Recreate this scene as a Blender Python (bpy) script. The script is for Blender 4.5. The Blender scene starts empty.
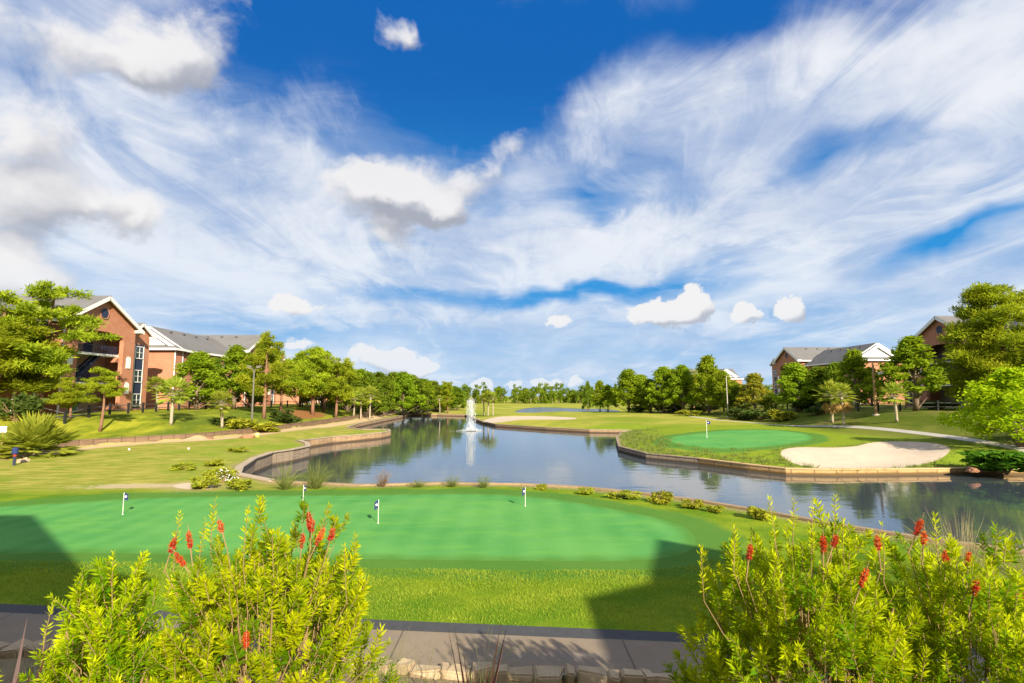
# Golf course pond between brick apartment buildings, late sun from behind the viewer.
import bpy, bmesh, math, random
import numpy as np
from mathutils import Vector, Matrix
from mathutils.geometry import delaunay_2d_cdt

rng = np.random.default_rng(11)
random.seed(11)
R = math.radians
scene = bpy.context.scene
COL = scene.collection

# ------------------------------------------------------------------ plan of the place, metres; +Y is up the pond
POND = [(60, 8, -0.1), (32, 13.2, -0.1), (16.06, 17.52, -0.1), (14.2, 18.93, -0.1), (12.14, 21.22, -0.1), (10.53, 23.54, -0.1), (8.73, 25.71, -0.1), (6.43, 27.77, -0.1), (3.64, 29.55, -0.1), (0.44, 30.53, -0.1), (-4.03, 30.87, -0.1), (-8.32, 30.19, -0.1), (-13.69, 31.58, -0.1), (-16.88, 33.8, 0.0), (-18.3, 36.96, -0.01), (-19.91, 42.3, -0.03), (-20.55, 46.84, -0.04), (-19.92, 49.56, -0.06), (-19.7, 52.91, -0.07), (-21.24, 56.72, -0.09), (-23.42, 60.16, -0.1), (-23.59, 63.74, -0.3), (-22.58, 68.61, -0.32), (-20.39, 72.36, -0.34), (-18.4, 76.52, -0.35), (-17.92, 80.23, -0.37), (-19.25, 84.8, -0.39), (-20.63, 85.35, -0.41), (-23.23, 85.14, -0.43), (-27.61, 90.79, -0.45), (-29.3, 104.19, -0.46), (-29.64, 120.58, -0.48), (-29.93, 138.21, -0.5), (-30.12, 162.4, -0.6), (-22.61, 164.2, -0.6), (-13.5, 159.77, -0.6), (-6.85, 120.57, -0.7), (-3.11, 106.2, -0.7), (6.1, 95.2, -0.7), (12.68, 88.8, -0.7), (19.55, 87.52, -0.7), (16.42, 81.55, -0.62), (13.66, 71.15, -0.64), (11.58, 58.87, -0.65), (12.79, 51.98, -0.67), (16.36, 48.04, -0.68), (18.91, 44.04, -0.7), (20.81, 41.78, -0.72), (23.82, 41.34, -0.73), (29.44, 41.74, -0.75), (35.16, 42.14, -0.76), (38.8, 41.7, -0.78), (75, 43, -0.78)]
GREEN_NEAR = [(-32.11, 23.06), (-26.13, 23.66), (-22.66, 24.51), (-19.39, 25.91), (-14.98, 26.54), (-10.44, 27.2), (-3.92, 27.76), (-0.95, 27.59), (1.62, 26.41), (3.54, 24.51), (5.39, 22.49), (6.34, 21.1), (6.35, 19.32), (5.95, 17.94), (5.04, 16.85), (3.71, 16.35), (0.99, 16.35), (-2.53, 16.45), (-6.31, 16.65), (-11.62, 17.16), (-15.73, 17.16), (-18.59, 16.45), (-23.89, 16.45)]
GREEN_FAR = [(16.94, 61.38), (22.78, 69.94), (30.1, 76.82), (37.64, 79.35), (38.23, 72.03), (34.75, 62.53), (29.27, 55.26), (24.08, 50.94), (20.94, 50.55), (18.24, 52.85), (16.74, 56.55)]
BUNKER_RIGHT = [(22.74, 46.73), (24.41, 49.21), (26.51, 50.46), (28.96, 49.47), (31.17, 50.55), (32.9, 51.97), (35.94, 55.61), (39.05, 57.33), (41.15, 57.33), (42.41, 56.51), (42.59, 54.51), (41.24, 51.49), (38.7, 48.36), (36.27, 45.96), (32.94, 43.8), (30.0, 42.47), (25.35, 40.97), (23.06, 42.08), (22.35, 44.14)]
BUNKER_FAR = [(-6.98, 118.9), (-5.88, 128.13), (-1.71, 132.99), (3.42, 132.99), (9.54, 129.91), (14.04, 121.47), (14.1, 116.43), (11.78, 112.69), (2.85, 110.91), (-5.13, 111.8)]
BUNKER_NEAR = [(-18.28, 29.58), (-18.21, 30.58), (-17.4, 30.75), (-16.45, 30.24), (-15.63, 28.95), (-16.34, 28.64), (-17.3, 28.76)]
POND_FAR = [(-0.32, 175.88), (4.85, 240.03), (13.57, 263.55), (22.27, 252.31), (29.22, 227.14), (37.91, 234.33), (39.54, 210.95), (39.8, 196.93), (31.93, 173.82), (25.2, 175.88), (22.45, 182.38), (10.79, 189.37), (7.09, 167.91)]
WALL_LINE = [(-45.51, 39.57), (-39.84, 42.72), (-39.82, 44.86), (-41.56, 50.84), (-38.18, 56.2), (-34.6, 60.68), (-33.12, 71.25), (-33.08, 94.0), (-30.74, 122.27), (-22, 150), (-22, 200)]
PATH_RIGHT = [(41.8, 35.44), (45.16, 48.3), (47.42, 63.83), (47.12, 76.1), (44.45, 84.21), (41.75, 88.95), (41.49, 94.26), (39.08, 102.42), (38.46, 117.72)]
EDGE = [(-11.82, 13.01), (3.41, 11.49)]
FLAGS = [(-15.88, 22.62), (-9.58, 25.37), (-5.06, 20.99), (0.58, 24.16), (22.19, 62.24)]
TREES = [
    ('pine', -53.96, 62.0, 18.15, 10.56, 'tall leaning pine with layered tufts in front of the near left brick gable'),
    ('pine', -57.28, 60.0, 15.55, 11.11, 'bushy pine cut by the left edge of the photo'),
    ('pine', -60.96, 66.0, 10.17, 8.56, 'low dark-trunked pine under the big pine at the far left'),
    ('pine', -47.84, 59.0, 6.97, 3.93, 'mid-height pine whose boughs cross the big brick arch'),
    ('pine', -43.00, 57.0, 7.95, 3.80, 'small slender pine with a flat crown on the grass bank below the arch'),
    ('palm', -53.50, 82.0, 8.12, 3.64, 'short palm against the sunlit blank brick end wall'),
    ('palm', -39.87, 63.8, 7.38, 4.73, 'palm with a pale trunk and mulch ring left of the bright green bank tree'),
    ('leafy', -49.96, 86.0, 12.11, 7.33, 'round yellow-green tree in front of the white downpipe corner'),
    ('leafy', -46.02, 90.0, 13.46, 6.33, 'upright conical green tree left of the twin lamp post'),
    ('palm', -36.66, 69.0, 5.81, 4.09, 'palm with a brown skirt on the bank directly left of the twin lamp post'),
    ('pine', -38.25, 84.0, 15.09, 6.84, 'tallest pine right beside the twin lamp post'),
    ('pine', -41.63, 98.0, 13.32, 6.53, 'pine just right of the tallest lamp post pine'),
    ('pine', -38.06, 104.0, 14.62, 8.47, 'full pine over the red mulch slope'),
    ('pine', -39.43, 114.0, 14.50, 7.18, 'slim pine standing behind the mulch slope pines'),
    ('pine', -34.27, 106.0, 12.83, 7.07, 'pine with a clear trunk at the lower end of the mulch slope'),
    ('palm', -33.69, 116.0, 6.50, 4.73, 'first of three slim palms right of the mulch slope'),
    ('palm', -32.75, 118.0, 7.18, 4.81, 'middle of three slim palms right of the mulch slope'),
    ('palm', -31.33, 120.0, 7.67, 5.78, 'tallest and fullest of three slim palms right of the mulch slope'),
    ('dense', -38.62, 128.0, 11.88, 7.11, 'dark green tree behind the three slim palms'),
    ('dense', -34.97, 132.0, 10.88, 7.33, 'rounded dark tree between the three palms and the far left row'),
    ('dense', -32.97, 140.0, 10.47, 5.70, 'narrow dark tree starting the far left row'),
    ('leafy', -30.08, 150.0, 11.71, 8.89, 'broad tallest tree of the far left row'),
    ('dense', -26.81, 155.0, 9.93, 7.46, 'dark tree right of the broadest far left tree'),
    ('leafy', -24.73, 160.0, 9.21, 5.93, 'light green tree in the far left row above the sandy path end'),
    ('dense', -23.73, 172.0, 8.59, 6.37, 'dark low tree near the end of the far left row'),
    ('pine', -19.43, 165.0, 9.65, 4.89, 'thin-topped pine at the right end of the far left row'),
    ('dense', -18.72, 185.0, 7.86, 6.17, 'last low tree of the far left row, left of the fountain'),
    ('palm', -19.87, 150.0, 5.35, 2.78, 'tiny palm in the sun before the end of the far left row'),
    ('palm', -7.30, 142.0, 5.84, 3.68, 'left palm of the clump behind the fountain'),
    ('palm', -6.12, 139.0, 6.59, 3.86, 'tall middle palm of the clump behind the fountain'),
    ('palm', -4.81, 138.0, 6.07, 3.58, 'right palm of the clump behind the fountain'),
    ('dense', 25.97, 186.0, 10.27, 3.44, "narrow conical tree left of the far pond's right shore"),
    ('leafy', 25.54, 158.0, 9.45, 4.68, 'small dark-trunked tree at the right end of the far pond'),
    ('leafy', 27.69, 157.0, 8.26, 4.65, 'second small tree at the right end of the far pond, nearer the big round tree'),
    ('leafy', 32.24, 150.0, 12.54, 8.89, 'big round light green tree at the left end of the right row'),
    ('dense', 37.04, 145.0, 9.60, 5.91, 'low dark tree between the two large left trees of the right row'),
    ('leafy', 39.10, 140.0, 12.54, 8.30, 'wide dark leafy tree with a mulch bed left of the tall crown'),
    ('leafy', 42.41, 135.0, 12.77, 7.50, 'leafy tree with a pale straight trunk next to the mulch bed'),
    ('pine', 46.18, 138.0, 11.66, 6.64, 'dark pine hemmed in between leafy trees in the right row'),
    ('leafy', 46.37, 128.0, 14.73, 8.06, 'tallest crown of the right row, left of the white pole'),
    ('leafy', 47.55, 122.0, 10.64, 5.42, 'tree with thin crown directly behind the white pole'),
    ('dense', 49.04, 118.0, 7.62, 4.81, 'small dark tree in front of the distant white gable'),
    ('autumn', 50.05, 112.0, 9.75, 6.22, 'yellowing orange-tinged tree before the distant brick block'),
    ('dense', 51.62, 108.0, 5.59, 4.00, 'low dark bushy tree at the corner of the far right brick gable'),
    ('leafy', 51.33, 98.0, 10.95, 6.90, 'light leafy tree shading the arch of the far right brick gable'),
    ('dense', 54.57, 97.0, 10.16, 5.75, 'dark tree under the grey roof behind the two shaggy palms'),
    ('dense', 56.00, 94.0, 10.87, 5.22, 'dark tree directly behind the two shaggy palms'),
    ('leafy', 55.81, 88.0, 12.61, 5.87, 'tall leafy tree left of the wooden floodlight pole'),
    ('skirt_palm', 47.60, 81.0, 7.63, 4.80, 'left shaggy palm with orange dead fronds'),
    ('skirt_palm', 46.86, 77.0, 6.92, 4.42, 'right shaggy palm with orange dead fronds, beside its taller twin'),
    ('palm', 50.12, 71.0, 7.02, 4.21, 'grey-green palm on the shaded lawn under the conical light tree'),
    ('leafy', 55.67, 75.0, 13.28, 7.22, 'conical light green tree in front of the near right brick gable'),
    ('pine', 62.52, 72.0, 19.62, 7.20, "tall open pine before the near right building's dark balconies"),
    ('pine', 65.05, 71.0, 20.09, 11.57, 'tallest pine at the right edge of the photo'),
    ('pine', 68.57, 78.0, 14.35, 7.22, 'lower dark pine filling the gap between the two tall right pines'),
    ('lime', 45.53, 49.0, 7.69, 8.35, 'bright yellow-green spreading tree at the right edge of the pond'),
]
SHRUBS = [
    ('shrub_dark', -37.09, 70.50, 2.87, 1.18, 'dark shrub on the bank beside the brown-skirted palm'),
    ('shrub', -34.88, 69.97, 3.11, 1.55, 'yellow-green shrub at the foot of the twin lamp post'),
    ('shrub', -32.81, 72.46, 3.49, 1.34, 'low olive shrub under the tallest lamp post pine'),
    ('shrub_dark', -35.17, 84.47, 3.75, 2.19, 'dark shrub right of the tallest lamp post pine'),
    ('shrub_dark', -49.95, 54.83, 3.66, 2.64, 'dark tall shrub behind the fan palm bush'),
    ('shrub_dark', -67.07, 100.23, 2.23, 1.48, 'clipped dark shrub at the foot of the sunlit brick end wall'),
    ('shrub', -64.80, 92.54, 2.74, 1.37, "bright shrub at the foot of the arch's right pier"),
    ('shrub', -21.25, 35.87, 1.20, 0.46, 'yellow low shrub on the lawn above the pale sand scar'),
    ('shrub', -20.61, 37.89, 1.26, 0.49, 'straggly green shrub on the lawn left of the cove wall corner'),
    ('shrub', -23.61, 47.24, 1.40, 0.44, 'flat green shrub on the lawn north of the cove wall'),
    ('shrub_white', -16.27, 30.93, 1.37, 0.86, 'pale flecked shrub against the cove wall corner'),
    ('shrub', -16.10, 28.95, 1.29, 0.70, 'golden shrub beside the pale sand scar'),
    ('shrub', -14.19, 28.79, 1.17, 0.59, 'golden shrub right of the pale flecked one, by the cove wall'),
    ('shrub', 1.62, 28.94, 0.48, 0.32, 'smallest yellow tuft on the near shore, behind the right flag'),
    ('shrub', 3.68, 27.49, 0.76, 0.36, 'yellow shrub on the near shore left of the pair on the bend'),
    ('shrub', 5.40, 26.43, 1.17, 0.39, 'wide yellow shrub on the near shore bend'),
    ('shrub', 6.92, 25.22, 0.89, 0.56, 'tallest yellow shrub on the near shore bend'),
    ('shrub', 7.88, 24.11, 0.89, 0.40, 'flat yellow shrub right of the tallest near shore shrub'),
    ('shrub', 8.57, 23.30, 0.60, 0.35, 'small yellow shrub on the near shore left of the right bottlebrush'),
    ('shrub', 9.79, 22.18, 0.74, 0.53, 'round yellow shrub on the near shore just above the right bottlebrush'),
    ('shrub_broad', 36.05, 40.14, 3.42, 1.49, 'broad-leaved green shrub under the bright tree at the right pond edge'),
    ('shrub_dark', 43.92, 104.03, 5.01, 2.12, 'dark hedge shrub right of the white pole'),
    ('shrub_dark', 45.47, 99.09, 4.77, 1.83, 'low hedge shrub below the yellowing tree'),
    ('shrub', 46.52, 93.88, 4.17, 1.91, 'lighter hedge shrub in front of the far right brick gable'),
    ('shrub_dark', 52.65, 98.55, 4.75, 1.64, 'hedge shrub below the light leafy tree by the arch'),
    ('shrub_dark', 47.28, 133.36, 5.93, 1.98, 'low bed shrub beneath the tallest crown of the right row'),
    ('shrub', 39.10, 121.01, 4.93, 1.34, 'low olive shrub left of the white pole'),
    ('shrub_dark', 34.57, 147.04, 5.45, 1.91, 'dark shrub beneath the big round light green tree'),
    ('shrub_dark', 41.16, 143.62, 6.38, 2.13, 'dark shrub behind the mulch bed of the right row'),
    ('shrub_dark', 51.32, 90.13, 4.34, 1.67, 'shrub behind the left shaggy palm'),
    ('shrub_dark', 61.45, 78.13, 4.34, 1.30, 'shrub along the wall right of the conical light tree'),
]
TUFTS = [
    ('tuft', -11.90, 28.94, 1.45, 0.91, 'wide green grass clump at the left end of the near shore wall'),
    ('tuft', -10.44, 29.25, 1.52, 0.97, 'tallest green grass clump on the near shore wall'),
    ('tuft_brown', -6.99, 29.89, 0.89, 0.66, 'brown grass clump on the near shore wall'),
    ('tuft', -5.09, 29.89, 1.22, 0.28, 'flattest grass clump on the near shore wall, right of the brown one'),
    ('tuft', -3.25, 29.89, 1.00, 0.44, 'mid-size grass clump on the near shore wall above the third flag'),
    ('tuft', -1.50, 29.56, 0.88, 0.49, 'grass clump on the near shore wall left of the right flag'),
]
ROCKS = [
    ('rock', -34.11, 61.38, 1.36, 0.34, 'red-brown rock on the sandy track left of the yellow stub post'),
    ('rock', -30.65, 63.01, 1.87, 0.58, 'flat red-brown rock beside the yellow stub post'),
]
LAMP_LEFT = (-31.89, 67.36)
POLE_WHITE = (44.42, 112, 0.99)
POLE_WHITE_TOP = 8.92
POLE_WOOD = (52.16, 78, 2.52)
POLE_WOOD_TOP = 9.55
FOUNTAIN = (-7.01, 93.34)
FOUNTAIN_TOP = 4.46
FAN_PALM = (-38.27, 43.93)
BALL_WASHER = (-34.82, 38.43)
STONES = [(-35.89, 40.16), (-36.71, 41.4), (-38.67, 43.41), (-36.0, 40.77)]
TEE = [(-33.41, 47.83), (-28.38, 48.09)]
SIGN = (-45.92, 48.97)
BIN = (-55.86, 70.82)
YELLOW_STUB = (-30.11, 64.57)
ROCK_ISLAND = (33.96, 40.52)
FLOWERS_LEFT = [(-2.73, 4.6, 3.46), (-2.83, 4.65, 3.56), (-2.72, 4.7, 3.59), (-2.49, 4.75, 3.69), (-1.79, 4.75, 3.57), (-1.71, 4.75, 3.69), (-1.62, 4.7, 3.62), (-1.53, 4.72, 3.63), (-1.79, 4.9, 3.7), (-1.99, 4.25, 2.98)]
FLOWERS_RIGHT = [(2.4, 4.3, 3.66), (2.55, 4.4, 3.66), (2.38, 4.25, 3.6), (2.57, 4.1, 3.48), (2.82, 4.3, 3.67), (3.29, 4.5, 3.74), (3.29, 4.45, 3.67), (3.1, 4.3, 3.6), (3.07, 4.2, 3.53), (3.41, 4.4, 3.53), (3.51, 4.3, 3.55), (3.38, 4.1, 3.41), (2.41, 3.9, 3.2), (1.83, 4.3, 3.6), (3.99, 4.6, 3.19), (4.11, 4.6, 3.17)]
FENCE_LEFT = [(-62.98, 60), (-55.05, 60), (-46.75, 57), (-47.95, 68), (-51.05, 86), (-49.91, 98), (-40.17, 120)]
FENCE_RIGHT = [(50.55, 118), (52.95, 100), (53.06, 88), (54.92, 77), (63.98, 68), (66.98, 62)]
TREES += [
    ('leafy', -44.89, 115.0, 14.15, 7.24, 'tree half hidden behind the far left row, filling its gaps'),
    ('dense', -42.68, 122.0, 15.18, 8.13, 'tree half hidden behind the far left row, filling its gaps'),
    ('dense', -40.59, 132.0, 13.08, 8.31, 'tree half hidden behind the far left row, filling its gaps'),
    ('leafy', -38.62, 138.0, 11.92, 8.69, 'tree half hidden behind the far left row, filling its gaps'),
    ('dense', -36.02, 146.0, 11.52, 8.65, 'tree half hidden behind the far left row, filling its gaps'),
    ('dense', -33.96, 155.0, 11.94, 9.76, 'tree half hidden behind the far left row, filling its gaps'),
    ('leafy', -30.68, 165.0, 11.48, 10.39, 'tree half hidden behind the far left row, filling its gaps'),
    ('dense', -27.87, 172.0, 10.49, 8.92, 'tree half hidden behind the far left row, filling its gaps'),
    ('dense', -25.56, 178.0, 10.04, 8.57, 'tree half hidden behind the far left row, filling its gaps'),
    ('leafy', -22.60, 186.0, 9.24, 8.27, 'tree half hidden behind the far left row, filling its gaps'),
    ('dense', -48.24, 100.0, 12.93, 6.30, 'tree half hidden behind the far left row, filling its gaps'),
    ('dense', -52.85, 96.0, 11.89, 5.33, 'tree half hidden behind the far left row, filling its gaps'),
    ('leafy', 39.19, 165.0, 11.48, 9.17, 'tree half hidden behind the right row, filling its gaps'),
    ('dense', 44.74, 150.0, 12.54, 9.44, 'tree half hidden behind the right row, filling its gaps'),
    ('dense', 52.09, 138.0, 11.92, 7.67, 'tree half hidden behind the right row, filling its gaps'),
    ('leafy', 54.52, 134.0, 8.74, 6.45, 'tree half hidden behind the right row, filling its gaps'),
    ('dense', 63.59, 110.0, 10.88, 6.93, 'tree half hidden behind the right row, filling its gaps'),
    ('dense', 70.26, 106.0, 10.66, 5.89, 'tree half hidden behind the right row, filling its gaps'),
]
TREES += [('pine', x_, y_, z_, w_, 'pine standing off to the right, out of the picture, shading the right lawn') for x_, y_, z_, w_ in ((60, 36, 14, 8), (67, 40, 16, 9), (74, 45, 16, 9), (66, 30, 15, 8), (80, 52, 17, 9))]
WALL_LINE[8:] = [(-33.5, 122.0), (-36, 150), (-40, 200)]; BIN = (-55.0, 68.0)
WALL_LINE[1] = (-40.5, 42.7); WALL_LINE[2] = (-41.2, 46.0)
LAMP_LEFT = (-34.6, 72.5)
SUN_E, EXPOSURE = 5.0, 1.05
SOFT_CLOUDS = [(-0.7499, 0.3394, 0.088, 0.0667, -10, 0.9), (-0.7733, 0.2409, 0.0684, 0.0573, 0, 0.8), (-0.6899, 0.273, 0.0626, 0.0361, 0, 0.55), (-0.6436, 0.2578, 0.0439, 0.0405, 0, 0.75), (-0.7486, 0.1784, 0.0507, 0.0351, 20, 0.9), (-0.7182, 0.4991, 0.1571, 0.0523, -8, 0.65), (-0.5588, 0.5348, 0.0852, 0.0595, -25, 0.75), (-0.6173, 0.4784, 0.1044, 0.0392, -15, 0.6), (-0.2021, 0.3638, 0.1213, 0.0575, 5, 1.15), (-0.274, 0.3446, 0.0993, 0.0403, 0, 0.9), (-0.2454, 0.2782, 0.0607, 0.0313, 0, 0.75), (-0.1365, 0.3331, 0.0487, 0.0278, 0, 0.7), (-0.2045, 0.6111, 0.0493, 0.0207, 40, 0.75), (-0.0327, 0.4246, 0.077, 0.0432, -30, 0.6), (-0.3444, 0.1287, 0.0497, 0.0209, 0, 0.45)]
PUFFS = [(0.3046, 0.1481, 0.0579, 0.0264, 0, 1.0), (0.3291, 0.1714, 0.0336, 0.0296, 0, 0.9), (0.2491, 0.1433, 0.0421, 0.0215, 0, 0.85), (0.4145, 0.1456, 0.0219, 0.0203, 0, 1.1), (0.4817, 0.1476, 0.0265, 0.0246, 0, 1.1), (0.0932, 0.1379, 0.0315, 0.0166, 0, 0.8), (-0.3814, 0.1562, 0.0485, 0.0223, 0, 0.75), (-0.2544, 0.0785, 0.0522, 0.0215, 8, 0.8), (-0.2011, 0.0578, 0.0534, 0.0235, 0, 0.9), (-0.1597, 0.0472, 0.0325, 0.0164, 0, 0.7), (-0.0517, 0.022, 0.0203, 0.011, 0, 0.95), (0.0, 0.022, 0.0222, 0.0092, 0, 0.8), (0.048, 0.0257, 0.0184, 0.0129, 0, 0.95), (0.0811, 0.0238, 0.0165, 0.011, 0, 0.9), (0.1158, 0.0237, 0.0164, 0.0128, 0, 0.9), (-0.3791, 0.0943, 0.0354, 0.0155, 0, 0.7)]
COVER = [(-0.2172, 0.5917, 0.329, 0.1405, 0, -1.15), (-0.0234, 0.5133, 0.1752, 0.1087, 0, -0.75), (-0.4754, 0.5285, 0.0699, 0.0682, -20, -0.45), (-0.7652, 0.4276, 0.0459, 0.0313, 0, -0.45), (0.3567, 0.6135, 0.2957, 0.0606, 0, -0.85), (0.6172, 0.5498, 0.0988, 0.0491, 0, -0.55), (0.5706, 0.3667, 0.0709, 0.029, -8, -1.0), (0.1483, 0.3704, 0.0937, 0.0374, 0, -0.7), (0.4747, 0.3438, 0.0834, 0.0279, -20, -0.5), (0.0705, 0.5653, 0.0702, 0.0885, 0, -0.5), (0.2755, 0.336, 0.1061, 0.027, 0, -0.35), (0.0899, 0.1912, 0.2795, 0.0183, -3, -0.95), (0.7047, 0.2235, 0.1101, 0.0195, -12, -1.0), (0.2546, 0.2215, 0.1589, 0.0159, -6, -0.6), (-0.3766, 0.1134, 0.1291, 0.0241, 0, -0.5), (-0.041, 0.1125, 0.2233, 0.0185, 0, -0.3), (0.336, 0.0766, 0.3309, 0.0227, 0, -0.5), (-0.4698, 0.4289, 0.0925, 0.0296, 25, -0.3), (-0.3379, 0.4193, 0.0688, 0.022, 20, -0.25), (-0.6562, 0.3016, 0.1444, 0.0846, 20, 0.3), (-0.4464, 0.2678, 0.2165, 0.0812, 5, 0.5), (0.1696, 0.4995, 0.17, 0.0929, -30, 0.45), (0.3845, 0.4741, 0.1504, 0.0893, 10, 0.35), (0.6204, 0.4093, 0.1926, 0.0685, -28, 0.5), (0.7435, 0.4503, 0.117, 0.0845, -20, 0.5), (0.6981, 0.2922, 0.1797, 0.0493, -10, 0.45), (0.3432, 0.2875, 0.3369, 0.0572, -5, 0.45), (-0.4031, 0.3706, 0.2115, 0.0348, 25, 0.5), (-0.1493, 0.5346, 0.0764, 0.0105, 35, 0.4), (-0.0229, 0.3218, 0.2284, 0.0705, 0, 0.25), (-0.6117, 0.3975, 0.117, 0.0555, 20, 0.3)]
SKY_LOW, SKY_MID, SKY_TOP = (1.45, 2.65, 4.1), (.12, 1.45, 3.5), (.02, .62, 2.3)
CIRRUS_BASE, CIRRUS_MAX = .54, .95
CIRRUS_LIGHT, CIRRUS_DARK, HORIZON = (4.3, 4.4, 4.6), (2.2, 2.7, 3.7), (3.0, 3.7, 4.55)
PUFF_LIGHT, PUFF_DARK, PUFF_GREY = (4.5, 4.4, 4.35), (2.3, 2.4, 2.75), (1.9, 2.0, 2.3)


def seg_dist(px, py, pts, closed):
    # distance to a polyline, and index / parameter of the nearest piece
    pts = np.asarray([(q[0], q[1]) for q in pts], float)
    a = pts if closed else pts[:-1]
    b = np.roll(pts, -1, 0) if closed else pts[1:]
    best = np.full(px.shape, 1e9); bi = np.zeros(px.shape, int); bt = np.zeros(px.shape); side = np.zeros(px.shape)
    for i in range(len(a)):
        d = b[i] - a[i]; L2 = max(d @ d, 1e-9)
        t = np.clip(((px - a[i][0]) * d[0] + (py - a[i][1]) * d[1]) / L2, 0, 1)
        ex = px - a[i][0] - t * d[0]; ey = py - a[i][1] - t * d[1]
        r = np.hypot(ex, ey); m = r < best
        best = np.where(m, r, best); bi = np.where(m, i, bi); bt = np.where(m, t, bt)
        side = np.where(m, np.sign(d[0] * (py - a[i][1]) - d[1] * (px - a[i][0])), side)
    return best, bi, bt, side

def inside(px, py, poly):
    c = np.zeros(px.shape, bool); n = len(poly)
    for i in range(n):
        x1, y1 = poly[i][0], poly[i][1]; x2, y2 = poly[(i + 1) % n][0], poly[(i + 1) % n][1]
        if y1 == y2: continue
        c ^= ((y1 > py) != (y2 > py)) & (px < (x2 - x1) * (py - y1) / (y2 - y1) + x1)
    return c

def sdist(px, py, poly):      # signed: negative inside
    d = seg_dist(px, py, poly, True)[0]
    return np.where(inside(px, py, poly), -d, d)

def sstep(a, b, x):
    t = np.clip((x - a) / (b - a), 0, 1)
    return t * t * (3 - 2 * t)

E0, E1 = np.array(EDGE[0]), np.array(EDGE[1])
ED = (E1 - E0) / np.linalg.norm(E1 - E0)
EN = np.array((ED[1], -ED[0]))          # points back towards the terrace

def land(x, y):
    """height of the land (m) at plan position x, y"""
    x = np.asarray(x, float); y = np.asarray(y, float)
    shp = x.shape; x = np.atleast_1d(x); y = np.atleast_1d(y)
    base = 0.10 * np.sin(x * .11 + 1.3) * np.sin(y * .083 + .4) + .05 * np.sin(x * .31 + y * .23)
    near = sstep(16, 30, y); base = base * near
    # bank left of the low wall
    d, i, t, side = seg_dist(x, y, WALL_LINE, False)
    up = (side > 0) & (y > 30) | (x < -60)
    d = np.where(x < -60, np.maximum(d, 14), d)
    fade = 1 - sstep(150, 230, y)
    bank = (.45 + 2.15 * sstep(0, 12, d)) * fade * sstep(26, 40, y)
    base = np.where(up, base * .4 + bank, base)
    # lawn rising to the buildings on the right
    r = sstep(43, 57, x) * sstep(28, 48, y) * (1 - sstep(150, 230, y))
    base = base + 2.8 * r
    base = base + .35 * sstep(14, 30, x) * sstep(70, 110, y) * (1 - sstep(150, 200, y)) * (1 - r)
    # shores drop to the height of their wall
    pd, pi, pt, _ = seg_dist(x, y, POND, True)
    za = np.array([q[2] for q in POND]); zs = za[pi] * (1 - pt) + np.roll(za, -1)[pi] * pt
    k = sstep(0, 7, pd)
    base = np.where(up, base, zs * (1 - k) + base * k)
    fd = sdist(x, y, POND_FAR)
    base = base * sstep(0, 12, np.abs(fd)) + -.6 * (1 - sstep(0, 12, np.abs(fd)))
    # bunkers are hollows
    for bk, dep in ((BUNKER_RIGHT, .35), (BUNKER_FAR, .25), (BUNKER_NEAR, .08)):
        base = base - dep * sstep(0, 2.5, -sdist(x, y, bk))
    # terrace towards the viewer
    s = (x - E0[0]) * EN[0] + (y - E0[1]) * EN[1]
    terr = np.where(s > 2.3, .06 + .25 * sstep(2.6, 5.0, s) + 2.79 * sstep(5.2, 11.0, s), 0)
    base = np.where(s > 0, terr, base * sstep(0, 3, -s))
    base = np.where(y > 260, base - .8 * sstep(260, 500, y), base)
    return base.reshape(shp)

def lz(x, y): return float(land(np.array([x]), np.array([y]))[0])

# ------------------------------------------------------------------ tagging
def tag(o, label=None, cat=None, group=None, kind=None):
    if label: o['label'] = label
    if cat: o['category'] = cat
    if group: o['group'] = group
    if kind: o['kind'] = kind
    return o

def empty(name, loc, rz=0.0):
    o = bpy.data.objects.new(name, None); COL.objects.link(o)
    o.location = loc; o.rotation_euler = (0, 0, rz); o.empty_display_size = .3
    return o

KIDS = {}
def link(name, me, mats, parent=None):
    o = bpy.data.objects.new(name, me); COL.objects.link(o)
    for m in (mats if isinstance(mats, (list, tuple)) else [mats]):
        if len(me.materials) < (len(mats) if isinstance(mats, (list, tuple)) else 1): me.materials.append(m)
    if parent is not None:
        o.parent = parent; KIDS.setdefault(parent.name, []).append(o)
    return o

def copy_tree(o, parent=None):
    c = o.copy(); COL.objects.link(c)
    if parent is not None:
        c.parent = parent; KIDS.setdefault(parent.name, []).append(c)
    for ch in list(KIDS.get(o.name, [])): copy_tree(ch, c)
    return c

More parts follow.
